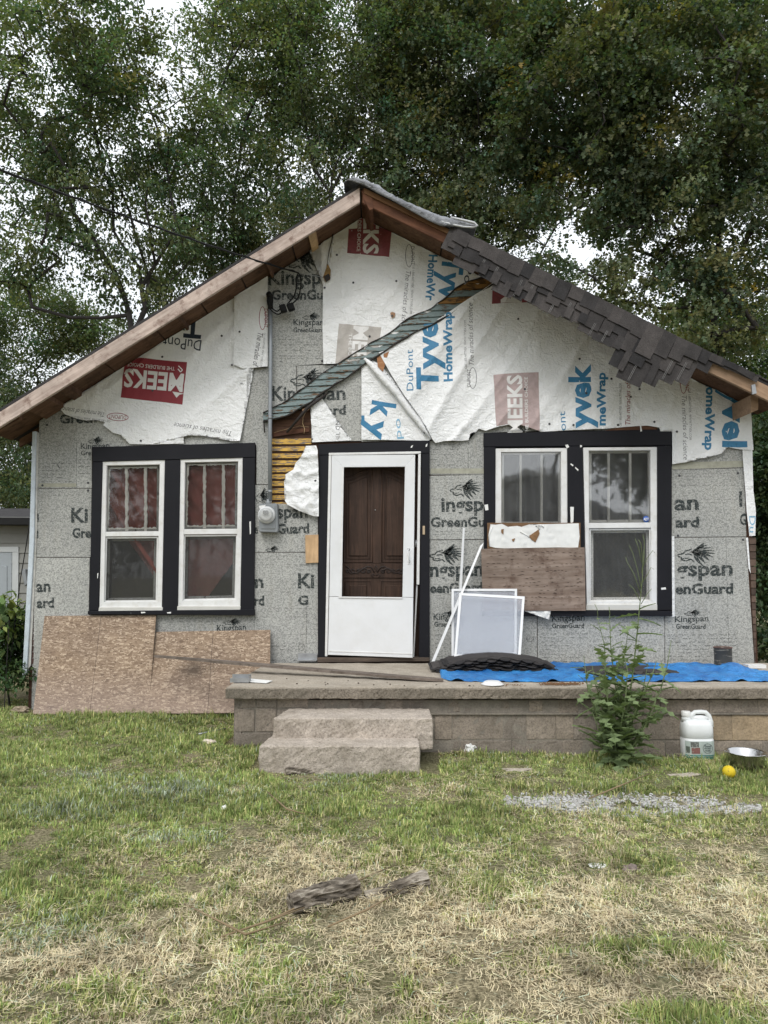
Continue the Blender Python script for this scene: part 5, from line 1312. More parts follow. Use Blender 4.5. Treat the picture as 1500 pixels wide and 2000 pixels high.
for A, B in zip(rings, rings[1:]):
    for j in range(24): bm.faces.new((A[j], A[(j+1) % 24], B[(j+1) % 24], B[j]))
bm.faces.new(rings[0][::-1]); from_bm('jug_body', bm, JW, jg, smooth=True)
tube('jug_handle', [g+Vector(q) for q in ((-.045, 0, .30), (-.03, 0, .345), (-.005, 0, .362), (.045, 0, .364), (.078, 0, .360), (.10, 0, .335), (.112, 0, .29), (.113, 0, .25))], [.020, .019, .017, .017, .018, .020, .022, .024], JW, jg, n=12)
tube('jug_handle', [g+Vector(q) for q in ((-.04, 0, .312), (.04, 0, .318), (.09, 0, .312))], [.024, .022, .02], JW, jg, n=12)
lathe('jug_neck', g+Vector((-.078, 0, .29)), [(.036, 0), (.034, .03), (.03, .04)], JW, jg, 18)
lathe('jug_cap', g+Vector((-.078, 0, .330)), [(.0335, 0), (.035, .003), (.035, .035), (.031, .041), (0, .042)], m_plain('cap_white', (.74, .74, .72), .5, .05), jg, 20)
LABM = m_plain('label_pale', (.40, .46, .43), .5, .15, 20)
def wrapq(x0, x1, z0, z1, mat, nm, lift=.002):
    n = 14; V = []
    def py(x): t = min(1, abs(x)/.119); return -.085*(1-t**3.2)**(1/3.2)
    for i in range(n+1):
        x = x0+(x1-x0)*i/n
        for z in (z0, z1): V.append(g+Vector((x*1.012, py(x)-lift, z)))
    from_vf(nm, V, [(2*i, 2*i+2, 2*i+3, 2*i+1) for i in range(n)], mat, jg, smooth=True)
wrapq(-.112, .112, .018, .155, LABM, 'label'); wrapq(-.112, .112, .018, .038, m_plain('label_green', (.05, .20, .16), .5), 'label_band', .003); wrapq(-.112, .112, .043, .052, m_plain('label_green2', (.08, .26, .21), .5), 'label_band', .003)
wrapq(-.08, -.02, .112, .150, m_paintchip('label_picture', (.12, .13, .12), (.4, .42, .38), (20, 20, 20), 3), 'label_picture', .003); wrapq(-.075, -.012, .062, .108, m_paintchip('label_picture2', (.22, .10, .09), (.35, .30, .26), (20, 20, 20), 3), 'label_picture', .003)
wrapq(-.108, -.085, .065, .115, m_paintchip('label_picture3', (.10, .12, .10), (.35, .35, .3), (20, 20, 20), 3), 'label_picture', .003)
JT = m_plain('label_ink', (.05, .07, .07), .6)
def jtext(t, x, z, h, w):
    vs_, fs = font_mesh(t, .02); u0 = min(v[0] for v in vs_); u1 = max(v[0] for v in vs_)
    from_vf('printed_lettering', [g+Vector((x+(a-u0)/(u1-u0)*w, -.0895, z+b/CAP*h)) for a, b in vs_], fs, JT, jg, kind='stuff')
jtext('Good', .022, .112, .016, .050); jtext('NATURED', .020, .098, .009, .054); jtext('HOME', .026, .080, .012, .042)
tube('label_ring', [g+Vector((.047+.036*cos(a), -.0885, .103+.036*sin(a))) for a in np.linspace(0, 2*pi, 25)[:-1]], .0015, JT, jg, n=4, closed=True)
jtext('HAND SANITIZER', .02, .0425, .007, .07)
# steel bowl, ball, rag, log ends and rubbish
g2 = Vector((W(1457, 1480, -2.02).x, -2.02, float(gbase(2.7, -2.02))+.03))
lathe('steel_bowl', g2, [(.0, .002), (.105, .0), (.118, .012), (.130, .095), (.138, .104), (.144, .105), (.144, .100), (.138, .098), (.126, .090), (.112, .02), (0, .014)], STEEL, None, 36, label='stainless steel dog bowl on the grass right of the jug', cat='bowl')
g3 = WG(1424, 1519); bm = bmesh.new(); bmesh.ops.create_icosphere(bm, subdivisions=3, radius=.044, matrix=Matrix.Translation(g3+Vector((0, 0, .04))))
from_bm('ball', bm, m_paintchip('worn_yellow_ball', (.62, .46, .02), (.34, .24, .05), (1, 1, 1), 30, .60), None, smooth=True, label='small yellow ball lying in the grass', cat='ball')
def crumple(name, c, rx, ry, rz, mat, seed, **k):
    bm = bmesh.new(); bmesh.ops.create_icosphere(bm, subdivisions=3, radius=1)
    for v in bm.verts:
        n = noise.noise(v.co*1.8+Vector((seed, 0, 0)))*.45+noise.noise(v.co*4+Vector((0, seed, 0)))*.3
        v.co = Vector((v.co.x*rx, v.co.y*ry, v.co.z*rz))*(1+n)+Vector(c)
    return from_bm(name, bm, mat, None, **k)
crumple('rag', WG(916, 1462, .02), .06, .05, .045, PAPER, 3, label='crumpled white rag against the porch blocks', cat='rag')
crumple('litter', WG(406, 1449, .015), .055, .03, .018, m_plain('tan_scrap', (.55, .48, .40), .8), 5, label='pale scrap lying left of the steps', cat='litter')
crumple('litter', WG(438, 1578, .01), .02, .02, .014, PAPER, 8, label='tiny white scrap in the left lawn', cat='litter')
crumple('stone', WG(1168, 1692, .0), .06, .03, .012, PAPER, 9, label='flat white stone in the middle of the lawn', cat='stone')
crumple('stone', WG(1232, 1702, .0), .045, .04, .028, m_concrete('brown_stone', (.2, .16, .14)), 12, label='small brown stone beside the flat white one', cat='stone')
crumple('stone', WG(40, 1388, .02), .09, .05, .045, m_concrete('tan_stone', (.36, .29, .21)), 14, label='tan stone at the foot of the left bush', cat='stone')
for i, (px, py, w_) in enumerate(((1015, 1506, .16), (1240, 1513, .12), (1345, 1516, .16), (1430, 1517, .07))):
    crumple('paving_stone', WG(px, py, -.008), w_*.8, .045, .02, CONC, 20+i, label=['flat sunken paving stone nearest the steps', 'flat paving stone in front of the jug, second from the left', 'long flat paving stone left of the yellow ball', 'small flat stone beside the yellow ball'][i], cat='paving stone')
tube('metal_strip', [WG(388, 1434, .02), WG(440, 1423, .03)], .008, METAL, None, n=4, label='bent metal strip lying in the grass by the porch corner', cat='metal strip')
# logs
BARK, nt = newmat('bark'); ng = nd(nt, 'NewGeometry'); mp = nd(nt, 'Mapping', {'Vector': ng.outputs['Position'], 'Rotation': (0, 0, -.35), 'Scale': (.22, 1, 1)}).outputs[0]
v1 = nd(nt, 'TexVoronoi', {'Vector': mp, 'Scale': 34.0}, feature='F1').outputs['Distance']; n1 = noi(nt, mp, 30, 6, .7, .8)
hh = mix(nt, .5, v1, n1); out(nt, princ(nt, ramp(nt, hh, [(.3, (.045, .038, .030)), (.5, (.17, .145, .115)), (.68, (.40, .36, .30))]), .9, bump(nt, hh, 1.0, .02), spec=.1))
def log(lab, a, b, r0, r1, seed, half=.0):
    a, b = Vector(a), Vector(b); ax = (b-a).normalized(); s = ax.cross(Vector((0, 0, 1))).normalized(); u = s.cross(ax); n = 44; m = 40; V = []
    for i in range(m+1):
        t = i/m; c = a.lerp(b, t)+u*.01*sin(t*4+seed); r = r0+(r1-r0)*t
        for j in range(n):
            th = 2*pi*j/n; ridge = .30-.75*abs(noise.noise(Vector((cos(th)*3.6, sin(th)*3.6, t*2.6+seed))))-.35*abs(noise.noise(Vector((cos(th)*8, sin(th)*8, t*7+seed))))
            V.append(c+(s*cos(th)+u*sin(th)*.85)*r*(1+ridge))
    Fc = [(i*n+j, i*n+(j+1) % n, (i+1)*n+(j+1) % n, (i+1)*n+j) for i in range(m) for j in range(n)]; Fc += [tuple(range(n))[::-1], tuple(m*n+j for j in range(n))]
    from_vf('log', V, Fc, BARK, None, label=lab, cat='log', group='bark covered logs in the lawn')
log('larger bark covered log lying in the dry grass, left of the pair', WG(568, 1770, .035), WG(695, 1728, .05), .040, .060, 1)
log('smaller flatter log piece lying right of the larger one', WG(712, 1748, .015), WG(834, 1724, .03), .024, .046, 4)
log('short bark covered log end lying before the lower step', WG(558, 1512, .0), WG(618, 1503, .02), .035, .048, 7)
for i, (a, b, c_) in enumerate((((530, 1795), (650, 1740), (770, 1690)), ((640, 1810), (720, 1775), (790, 1735)), ((430, 1830), (520, 1800), (600, 1770)), ((1150, 1560), (1210, 1535), (1270, 1510)), ((360, 1765), (480, 1825), (560, 1800)), ((520, 1545), (560, 1580), (595, 1590)))):
    tube('twig', [WG(*a, .03), WG(*b, .06), WG(*c_, .035)], [.004, .005, .003], m_plain('twig_bark%d' % i, (.22, .16, .09), .9), None, n=5, cat='twig',
         label=['thin stick lying over the larger log', 'short stick in front of the larger log', 'dry stalk left of the logs', 'pale curved twig in the grass before the weed', 'dark dry stem in the lower left lawn', 'bent yellow stalk left of the grey stones'][i])
# white gravel
rng = np.random.default_rng(5)
def pebbles(n, fn, sz, mat, name, lab):
    ico = bmesh.new(); bmesh.ops.create_icosphere(ico, subdivisions=1, radius=1); bv = np.array([v.co[:] for v in ico.verts]); bf = np.array([[v.index for v in f.verts] for f in ico.faces]); ico.free()
    P = np.array([fn() for _ in range(n)]); s = rng.uniform(.5, 1.3, (n, 1, 1))*sz*rng.uniform(.6, 1.2, (n, 1, 3))*np.array([1.2, 1, .7])
    V = (bv[None]*s*(1+.0*rng.random((n, 12, 1)))+P[:, None, :]); V += rng.normal(0, sz*.12, V.shape); Fx = (bf[None]+12*np.arange(n)[:, None, None]).reshape(-1, 3)
    me = bpy.data.meshes.new(name); me.from_pydata(V.reshape(-1, 3).tolist(), [], Fx.tolist()); me.update()
    finish(name, me, mat, None, label=lab, cat='gravel', kind='stuff')
def gfn():
    while True:
        t = rng.random(); px = 985+500*t; w = 22*sin(pi*min(1, max(0, t*.93+.05)))**.6; py = 1565+ 14*t+rng.normal(0, w*.5)
        if noise.noise(Vector((px*.02, py*.06, 0))) < .38: p = WG(px, py, .006); return (p.x, p.y, p.z)
GRV, nt = newmat('white_gravel'); at = nd(nt, 'NewGeometry').outputs['Random Per Island']; out(nt, princ(nt, ramp(nt, at, [(0, (.13, .12, .10)), (.4, (.30, .29, .27)), (1, (.50, .50, .49))]), .8))
pebbles(3600, gfn, .0095, GRV, 'gravel', 'patch of white gravel in the grass right of centre')
# ------------------------------------------------------------------ trees
def leaf_mesh(name, P, N_dir, size, tint, mat, parent, oak=False, droop=.3, **k):
    """P leaf bases (n,3); N_dir outward direction per leaf; one folded lobed leaf each"""
    n = len(P); r = rng
    d = N_dir+r.normal(0, .75, (n, 3)); d[:, 2] -= droop; d /= np.linalg.norm(d, axis=1)[:, None]
    up = r.normal(0, .42, (n, 3)); up[:, 2] += 1.0
    s = np.cross(d, up); s /= np.linalg.norm(s, axis=1)[:, None]+1e-9; nn = np.cross(s, d)
    sz = size*r.uniform(.55, 1.4, n)
    if oak == 9: tpl = np.array([(0, 0, 0), (.30, .34, .10), (.48, .14, .03), (.72, .36, .08), (1.0, 0, -.12), (.70, -.34, .08), (.50, -.13, .03), (.28, -.36, .10)]); faces = [(0, 1, 2, 6), (0, 6, 7), (2, 3, 4), (2, 4, 5, 6)]; faces = [(0, 1, 2), (0, 2, 6), (0, 6, 7), (2, 3, 4), (2, 4, 6), (4, 5, 6)]
    elif oak: tpl = np.array([(0, 0, 0), (.38, .40, .10), (.48, 0, .02), (.82, .34, .06), (1.05, 0, -.14), (.78, -.36, .06), (.34, -.42, .10)]); faces = [(0, 1, 2), (0, 2, 6), (2, 3, 4), (2, 4, 5)]
    else: tpl = np.array([(0, 0, 0), (.42, .27, .09), (1.0, 0, -.10), (.42, -.27, .09)]); faces = [(0, 1, 2), (0, 2, 3)]
    V = P[:, None, :]+sz[:, None, None]*(tpl[None, :, 0:1]*d[:, None, :]+tpl[None, :, 1:2]*s[:, None, :]+tpl[None, :, 2:3]*nn[:, None, :])
    m = len(tpl); Fx = (np.array(faces)[None]+m*np.arange(n)[:, None, None]).reshape(-1, 3)
    return raw_mesh(name, V.reshape(-1, 3), Fx, np.repeat(tint, m, axis=0), mat, parent, **k)
def raw_mesh(name, V, Fx, tint, mat, parent=None, **k):
    me = bpy.data.meshes.new(name); me.vertices.add(len(V)); me.vertices.foreach_set('co', V.astype(np.float32).ravel())
    me.loops.add(Fx.size); me.loops.foreach_set('vertex_index', Fx.astype(np.int32).ravel())
    me.polygons.add(len(Fx)); me.polygons.foreach_set('loop_start', np.arange(0, Fx.size, 3, dtype=np.int32)); me.polygons.foreach_set('loop_total', np.full(len(Fx), 3, np.int32))
    me.update(calc_edges=True)
    if tint is not None:
        a = me.color_attributes.new('tint', 'FLOAT_COLOR', 'POINT'); c = np.ones((len(V), 4), np.float32); c[:, :3] = tint; a.data.foreach_set('color', c.ravel())
    return finish(name, me, mat, parent, **k)
def skeleton(limbs, targets, step=.45, up=.35):
    """limbs: list of polylines [(x,y,z),...], first starts at the root; targets (n,3) joined greedily"""
    pos = []; par = []
    def addline(L, attach):
        prev = attach
        for i in range(len(L)-1):
            a, b = np.array(L[i], float), np.array(L[i+1], float); m = max(1, int(np.linalg.norm(b-a)/step))
            for k in range(0 if (i == 0 and prev == -1) else 1, m+1):
                w = rng.normal(0, .03, 3); pos.append(a+(b-a)*k/m+w); par.append(prev); prev = len(pos)-1
    for i, L in enumerate(limbs):
        if i == 0: addline(L, -1)
        else:
            q = np.array(pos); j = int(np.argmin(np.linalg.norm(q-np.array(L[0]), axis=1))); addline([pos[j]]+list(L[1:]), j)
    root = np.array(limbs[0][0]); order = np.argsort(np.linalg.norm(targets-root, axis=1))
    PA = np.zeros((len(targets)*14+len(pos)+10, 3)); cnt = len(pos); PA[:cnt] = pos; tips = []
    for t in targets[order]:
        dv = t-PA[:cnt]; L = np.linalg.norm(dv, axis=1); cost = L+up*np.clip(-dv[:, 2], 0, 9)+.25*np.clip(.5-L, 0, 1)
        j = int(np.argmin(cost)); a = PA[j].copy(); m = max(1, min(12, int(L[j]/step))); prev = j
        pd = a-PA[par[j]] if par[j] >= 0 else np.array([0, 0, 1.]); pd = pd/(np.linalg.norm(pd)+1e-6)
        for k in range(1, m+1):
            u = k/m; p = a+(t-a)*u+pd*L[j]*.22*u*(1-u)*2+(rng.normal(0, .035, 3) if k < m else 0)
            PA[cnt] = p; par.append(prev); prev = cnt; cnt += 1
        tips.append(prev)
    return PA[:cnt], np.array(par), tips
def wood_mesh(name, PA, par, tips, mat, parent, tip_r=.007, trunk_r=.25, expo=2.35, **k):
    n = len(PA); load = np.zeros(n); 
    ch = np.zeros(n, int)
    for i in range(n): 
        if par[i] >= 0: ch[par[i]] += 1
    load[ch == 0] = 1
    for i in range(n-1, -1, -1):
        if par[i] >= 0: load[par[i]] += load[i]
    rad = tip_r*load**(1/expo); rad = np.minimum(rad, trunk_r*np.maximum(.5, 1))
    V = []; Fc = []; m = 6
    idx = [i for i in range(n) if par[i] >= 0]
    A = PA[par[idx]]; B = PA[idx]; ra = np.minimum(rad[par[idx]], rad[idx]*1.35); rb_ = rad[idx]
    t = B-A; L = np.linalg.norm(t, axis=1)[:, None]+1e-9; t = t/L; h = np.where(np.abs(t[:, 2:3]) < .9, np.array([[0, 0, 1.]]), np.array([[1., 0, 0]])); s = np.cross(t, h); s /= np.linalg.norm(s, axis=1)[:, None]; q = np.cross(t, s)
    B = B+t*rb_[:, None]*.5
    an = np.arange(m)*2*pi/m
    ringA = A[:, None]+ra[:, None, None]*(np.cos(an)[None, :, None]*s[:, None]+np.sin(an)[None, :, None]*q[:, None]); ringB = B[:, None]+rb_[:, None, None]*(np.cos(an)[None, :, None]*s[:, None]+np.sin(an)[None, :, None]*q[:, None])
    V = np.concatenate([ringA, ringB], 1).reshape(-1, 3); j = np.arange(m); k2 = (j+1) % m
    f = np.concatenate([np.stack([j, k2, m+k2], -1), np.stack([j, m+k2, m+j], -1)]); Fx = (f[None]+2*m*np.arange(len(idx))[:, None, None]).reshape(-1, 3)
    return raw_mesh(name, V, Fx, None, mat, parent, smooth=True, **k)
TBARK = m_plain('tree_bark', (.030, .026, .024), .9, .35, 9, bmp=.7, bsc=22)
LEAF_M = m_leaf('maple_leaves', (.112, .142, .076), .55, .34); LEAF_O = m_leaf('oak_leaves', (.100, .124, .068), .5, .32); LEAF_L = m_leaf('light_leaves', (.105, .155, .045), .5, .3); LEAF_D = m_leaf('dark_leaves', (.045, .070, .030), .5, .2)
def Wd(px, py, y): v = W(px, py, y); return (v.x, v.y, v.z)
def tree(name, lab, base, limbs, blobs, ntar, per, size, mat, oak=False, trunk_r=.22, spread=.42, yellow=0.0, group=None, cat='tree', tip_r=.007, droop=.3):
    """blobs: (px, py, y, rx, ry, rz) ellipsoids that the crown fills; photo px at plane y"""
    t = empty(name, base, lab, cat, group)
    vol = np.array([b[3]*b[4]*b[5] for b in blobs]); T = []
    for i in rng.choice(len(blobs), ntar, p=vol/vol.sum()):
        px, py, y, rx, ry, rz = blobs[i]; c = np.array(W(px, py, y)); v = rng.normal(0, 1, 3); v /= np.linalg.norm(v); T.append(c+v*np.array([rx, ry, rz])*rng.uniform(.15, 1)**.42)
    T = np.array(T); T = T[T[:, 2] > base[2]+.3]
    if limbs is None: limbs = [[base, (base[0], base[1], T[:, 2].mean())]]
    PA, par, tips = skeleton(limbs, T)
    wood_mesh('trunk', PA, par, tips, TBARK, t, tip_r=tip_r, trunk_r=trunk_r)
    C = PA[tips]; n = len(C)*per
    ci = np.repeat(np.arange(len(C)), per); sub = rng.normal(0, 1, (len(C), 7, 3))*spread*.62
    off = sub[ci, rng.integers(0, 7, n)]+rng.normal(0, spread*.34, (n, 3)); off[:, 2] *= .75
    # a few leaves follow the thin branches too
    P = C[ci]+off
    ctr = C.mean(0); outw = (P-ctr); outw /= np.linalg.norm(outw, axis=1)[:, None]+1e-6
    cl = rng.uniform(.55, 1.45, len(C)); hue = rng.normal(0, .10, len(C)); g = cl[ci]*rng.uniform(.82, 1.2, n); hh = hue[ci]+rng.normal(0, .08, n)
    tint = np.stack([g*(1+hh*1.2), g, g*(1-hh*.8)], -1)
    if yellow:
        yc = (rng.random(len(C)) < yellow)[ci] & (rng.random(n) < .6); tint[yc] *= np.array([2.3, 1.6, .75])
    leaf_mesh('crown', P, outw*.6, size, np.clip(tint, .02, 4), mat, t, oak=oak, droop=droop, kind='stuff' if False else None)
    return t
GZ = lambda x, y: float(gbase(x, y))
TG = 'trees behind the house'
def base_at(px, y): x = W(px, 1100, y).x; return (x, y, 0.0)
# A: airy many-limbed tree on the left
b = base_at(262, 10.0)
tree('maple_tree', 'tall airy tree with several dark limbs fanning out behind the left roof slope', b,
     [[b, Wd(268, 640, 10.0), Wd(285, 600, 10)], [Wd(268, 660, 10), Wd(240, 580, 10), Wd(200, 490, 9.8), Wd(150, 420, 9.6), Wd(95, 310, 9.4), Wd(30, 200, 9)],
      [Wd(285, 600, 10), Wd(268, 520, 10), Wd(222, 455, 10), Wd(220, 380, 10), Wd(180, 250, 9.8), Wd(120, 90, 9.6), Wd(70, -80, 9.6)],
      [Wd(285, 600, 10), Wd(292, 540, 10), Wd(262, 455, 10.2), Wd(210, 300, 10), Wd(120, 160, 10), Wd(60, 20, 10)],
      [Wd(292, 560, 10), Wd(330, 470, 9.9), Wd(345, 430, 9.9), Wd(325, 330, 9.9), Wd(285, 180, 9.9), Wd(230, 20, 9.8), Wd(200, -120, 9.8)],
      [Wd(200, 490, 9.8), Wd(120, 470, 9.6), Wd(30, 440, 9.2)], [Wd(240, 600, 10), Wd(140, 620, 9.8), Wd(60, 600, 9.4)]],
     [(90, 150, 9.4, 2.6, 2.0, 2.4), (200, 100, 9.8, 1.5, 2.0, 1.8), (60, 360, 9.2, 1.6, 1.4, 1.2), (210, 290, 9.8, 1.9, 1.5, 1.4), (330, 380, 10, 1.5, 1.3, 1.7), (170, 510, 9.8, 1.3, 1.2, .9), (290, 590, 10, .9, .9, .8), (60, 470, 9.3, 1.5, 1.2, 1.0), (10, 520, 9.3, 1.0, 1.2, .6), (150, 400, 9.6, 1.2, 1.2, .9), (240, 560, 9.9, 1.0, 1.0, .8), (340, 500, 10.2, .9, 1, .8), (390, 240, 10, 1.2, 1.6, 1.2)],
     520, 95, .105, LEAF_M, trunk_r=.24, spread=.33, tip_r=.010, group=TG)
# B: pair of straighter trunks left of the peak
b = base_at(430, 12.5)
tree('maple_tree', 'leafy tree with two upright dark trunks between the left tree and the roof peak', b,
     [[b, Wd(430, 640, 12.5), Wd(412, 480, 12.5), Wd(414, 330, 12.5), Wd(430, 180, 12.4), Wd(470, 40, 12.4), Wd(490, -100, 12.4)],
      [Wd(430, 640, 12.5), Wd(458, 500, 12.2), Wd(455, 390, 12.0), Wd(480, 240, 12.0), Wd(560, 90, 12), Wd(600, -60, 12)],
      [Wd(414, 330, 12.5), Wd(360, 200, 12.6), Wd(340, 30, 12.6)], [Wd(455, 400, 12), Wd(400, 350, 11.6), Wd(340, 230, 11.4)]],
     [(500, 120, 12.4, 2.1, 2.2, 2.8), (420, 380, 12.3, 2.0, 1.6, 2.0), (560, 300, 12.2, 1.5, 1.6, 2.0), (380, 540, 12.4, 1.5, 1.2, 1.3), (520, 430, 11.6, 1.2, 1.0, 1.0), (460, 520, 12.2, 1.2, 1, 1)],
     500, 105, .105, LEAF_M, trunk_r=.22, spread=.36, tip_r=.010, group=TG)
b = base_at(640, 11.0)
tree('maple_tree', 'tree with fanned slanting limbs directly behind the roof peak', b,
     [[b, Wd(640, 480, 11), Wd(650, 340, 11), Wd(690, 230, 11), Wd(730, 100, 11), Wd(760, -60, 11)], [Wd(645, 380, 11), Wd(612, 330, 11), Wd(590, 200, 11), Wd(600, 60, 11), Wd(620, -80, 11)], [Wd(640, 360, 11), Wd(700, 280, 10.8), Wd(760, 200, 10.6)]],
     [(640, 100, 11, 2.2, 2.0, 2.5), (600, 330, 11, 1.3, 1.3, 1.1), (720, 230, 11, 1.3, 1.4, 1.6), (575, 420, 10.5, .8, .8, .5)],
     320, 100, .10, LEAF_M, trunk_r=.17, spread=.36, group=TG)
# C: big oaks right
b = base_at(1390, 10.5)
tree('oak_tree', 'massive dark oak with heavy horizontal limbs over the right roof slope', b,
     [[b, Wd(1390, 720, 10.5), Wd(1400, 520, 10.5), Wd(1420, 330, 10.5), Wd(1400, 150, 10.5), Wd(1420, -80, 10.5)],
      [Wd(1395, 620, 10.5), Wd(1300, 600, 10.3), Wd(1210, 590, 10), Wd(1160, 540, 9.8), Wd(1080, 500, 9.6), Wd(1010, 505, 9.4)],
      [Wd(1400, 520, 10.5), Wd(1460, 490, 10.2), Wd(1540, 460, 10)], [Wd(1410, 420, 10.5), Wd(1330, 360, 10.2), Wd(1220, 350, 10), Wd(1100, 290, 9.8), Wd(960, 260, 9.8)],
      [Wd(1420, 330, 10.5), Wd(1480, 160, 10.5), Wd(1540, 60, 10.5)], [Wd(1405, 250, 10.5), Wd(1280, 150, 10.4), Wd(1150, 60, 10.4)]],
     [(1330, 200, 10.3, 3.0, 2.6, 3.4), (1120, 180, 10.1, 2.2, 2.2, 2.6), (1440, 480, 10.2, 1.8, 2.0, 1.8), (1250, 420, 10, 1.5, 1.5, 1.0), (1400, 640, 10.4, 1.3, 1.5, .9), (1160, 600, 10.0, .9, .8, .5), (1080, 510, 9.8, 1.1, .9, .5), (1150, 420, 10, 1.0, 1.0, .6), (1230, 560, 10, .9, .8, .7), (1050, 430, 10, 1.0, 1.0, .7), (1130, 540, 10.2, .9, .8, .6), (1180, 650, 10.2, .7, .8, .4)],
     800, 112, .125, LEAF_O, oak=True, trunk_r=.36, spread=.42, yellow=.05, group=TG, tip_r=.009, droop=.5)
b = base_at(900, 12.0)
tree('oak_tree', 'dense oak crown rising straight behind the roof between peak and shingled edge', b,
     [[b, Wd(900, 480, 12), Wd(890, 300, 12), Wd(880, 100, 12), Wd(900, -100, 12)], [Wd(895, 400, 12), Wd(800, 330, 11.8), Wd(740, 300, 11.6)], [Wd(892, 350, 12), Wd(1000, 270, 11.8), Wd(1060, 200, 11.8)], [Wd(890, 250, 12), Wd(800, 120, 12), Wd(760, 0, 12)]],
     [(900, 120, 11.8, 2.9, 2.4, 3.0), (820, 320, 11.5, 1.8, 1.5, 1.3), (980, 370, 11.5, 1.6, 1.4, 1.2), (900, 420, 11.2, 1.2, 1.2, .7), (960, 440, 11.2, 1.0, .9, .55)],
     620, 120, .115, LEAF_O, oak=True, trunk_r=.3, spread=.42, yellow=.02, group=TG, tip_r=.009, droop=.5)
# D, E, F lower and farther ones
b = base_at(1400, 16)
tree('young_tree', 'brighter green tree low behind the right end of the roof', b, None, [(1400, 680, 16, 1.9, 1.6, 1.6), (1500, 780, 16, 1.6, 1.6, 1.6), (1330, 640, 16, .9, 1, .8)], 230, 120, .12, LEAF_L, trunk_r=.15, spread=.40, group=TG)
b = base_at(60, 15)
tree('young_tree', 'dense darker tree low behind the left eave', b, None, [(60, 640, 15, 2.4, 1.6, 1.4), (-40, 780, 15, 2.4, 1.6, 1.6), (160, 640, 15, 1.2, 1.2, .8), (20, 930, 15, 1.6, 1.3, 1.4)], 420, 120, .10, LEAF_M, trunk_r=.15, spread=.42, group=TG)
b = base_at(20, 20)
tree('evergreen_tree', 'dark tree behind the neighbouring garage roof', b, None, [(20, 900, 20, 2.6, 1.6, 2.4), (-60, 980, 20, 2, 1.4, 2)], 260, 120, .13, LEAF_D, trunk_r=.2, spread=.45, group=TG)
b = base_at(1510, 4.5)
tree('shrub', 'dark bushy shrub filling the gap past the right corner of the house', b, None, [(1515, 960, 4.5, .7, 1.2, 1.3), (1530, 1150, 4.0, .5, 1.0, .9), (1510, 1270, 2.5, .35, .8, .3)], 230, 110, .09, LEAF_D, trunk_r=.06, spread=.28, cat='shrub')
b = base_at(1530, 12)
tree('shrub', 'far dark foliage right of the house corner', b, None, [(1530, 900, 12, 1.6, 1.2, 3.0), (1540, 1120, 12, 1.6, 1, 1.5)], 200, 110, .13, LEAF_D, trunk_r=.1, spread=.4, cat='shrub')
# bushes at the left foot
b = tuple(WG(20, 1385)); 
tree('shrub', 'dark leafy bush at the left corner of the house beside the osb', b, None, [(22, 1330, .1, .30, .30, .24), (-10, 1250, .3, .35, .35, .35), (52, 1362, -.1, .16, .25, .13), (60, 1320, .1, .12, .2, .14)], 200, 60, .048, m_leaf('bush_leaves', (.055, .095, .035)), trunk_r=.02, spread=.11, cat='shrub', tip_r=.002)
b = tuple(WG(12, 1390))
tree('vine', 'pale broad leaved vine climbing above the left bush', b, None, [(14, 1205, .05, .20, .2, .20), (28, 1178, .0, .07, .1, .06), (5, 1240, .0, .16, .15, .1)], 36, 7, .105, m_leaf('vine_leaves', (.15, .20, .07)), trunk_r=.01, spread=.07, cat='vine', tip_r=.002)
# across the street (seen only in the window glass): a tree and a gabled house
def Mi(px, py, Y): v = W(px, py, Y); return Vector((v.x, -v.y, v.z))
YS = 27.0; GH = m_plain('street_house_siding', (.20, .20, .20), .8, .1, 2); GR_ = m_plain('street_house_roof', (.11, .11, .12), .9, .2, 3)
sh = empty('street_house', (Mi(1030, 1150, YS).x, -YS, 0), 'grey gabled house across the street, seen reflected in the right windows', 'house')
prism('wall', [Mi(965, 1160, YS), Mi(965, 946, YS), Mi(1062, 922, YS), Mi(1135, 944, YS), Mi(1135, 1160, YS)], (0, -8, 0), GH, sh)
prism('roof', [Mi(945, 955, YS-.3), Mi(1062, 918, YS-.3), Mi(1148, 950, YS-.3), Mi(1148, 942, YS-.3), Mi(1062, 909, YS-.3), Mi(945, 947, YS-.3)], (0, -9, 0), GW0 if False else m_plain('street_roof_edge', (.5, .5, .5), .7), sh)
prism('window', [Mi(1005, 1000, YS-.05), Mi(1040, 1000, YS-.05), Mi(1040, 1060, YS-.05), Mi(1005, 1060, YS-.05)], (0, -.02, 0), BLK, sh)
sh2 = empty('street_house', (Mi(1230, 1150, 24).x, -24, 0), 'low dark roofed house across the street, seen reflected in the rightmost window', 'house')
prism('wall', [Mi(1120, 1160, 24), Mi(1120, 1010, 24), Mi(1330, 1010, 24), Mi(1330, 1160, 24)], (0, -7, 0), GH, sh2)
prism('roof', [Mi(1100, 1012, 24), Mi(1130, 968, 24), Mi(1240, 1012, 24)], (0, -8, 0), GR_, sh2)
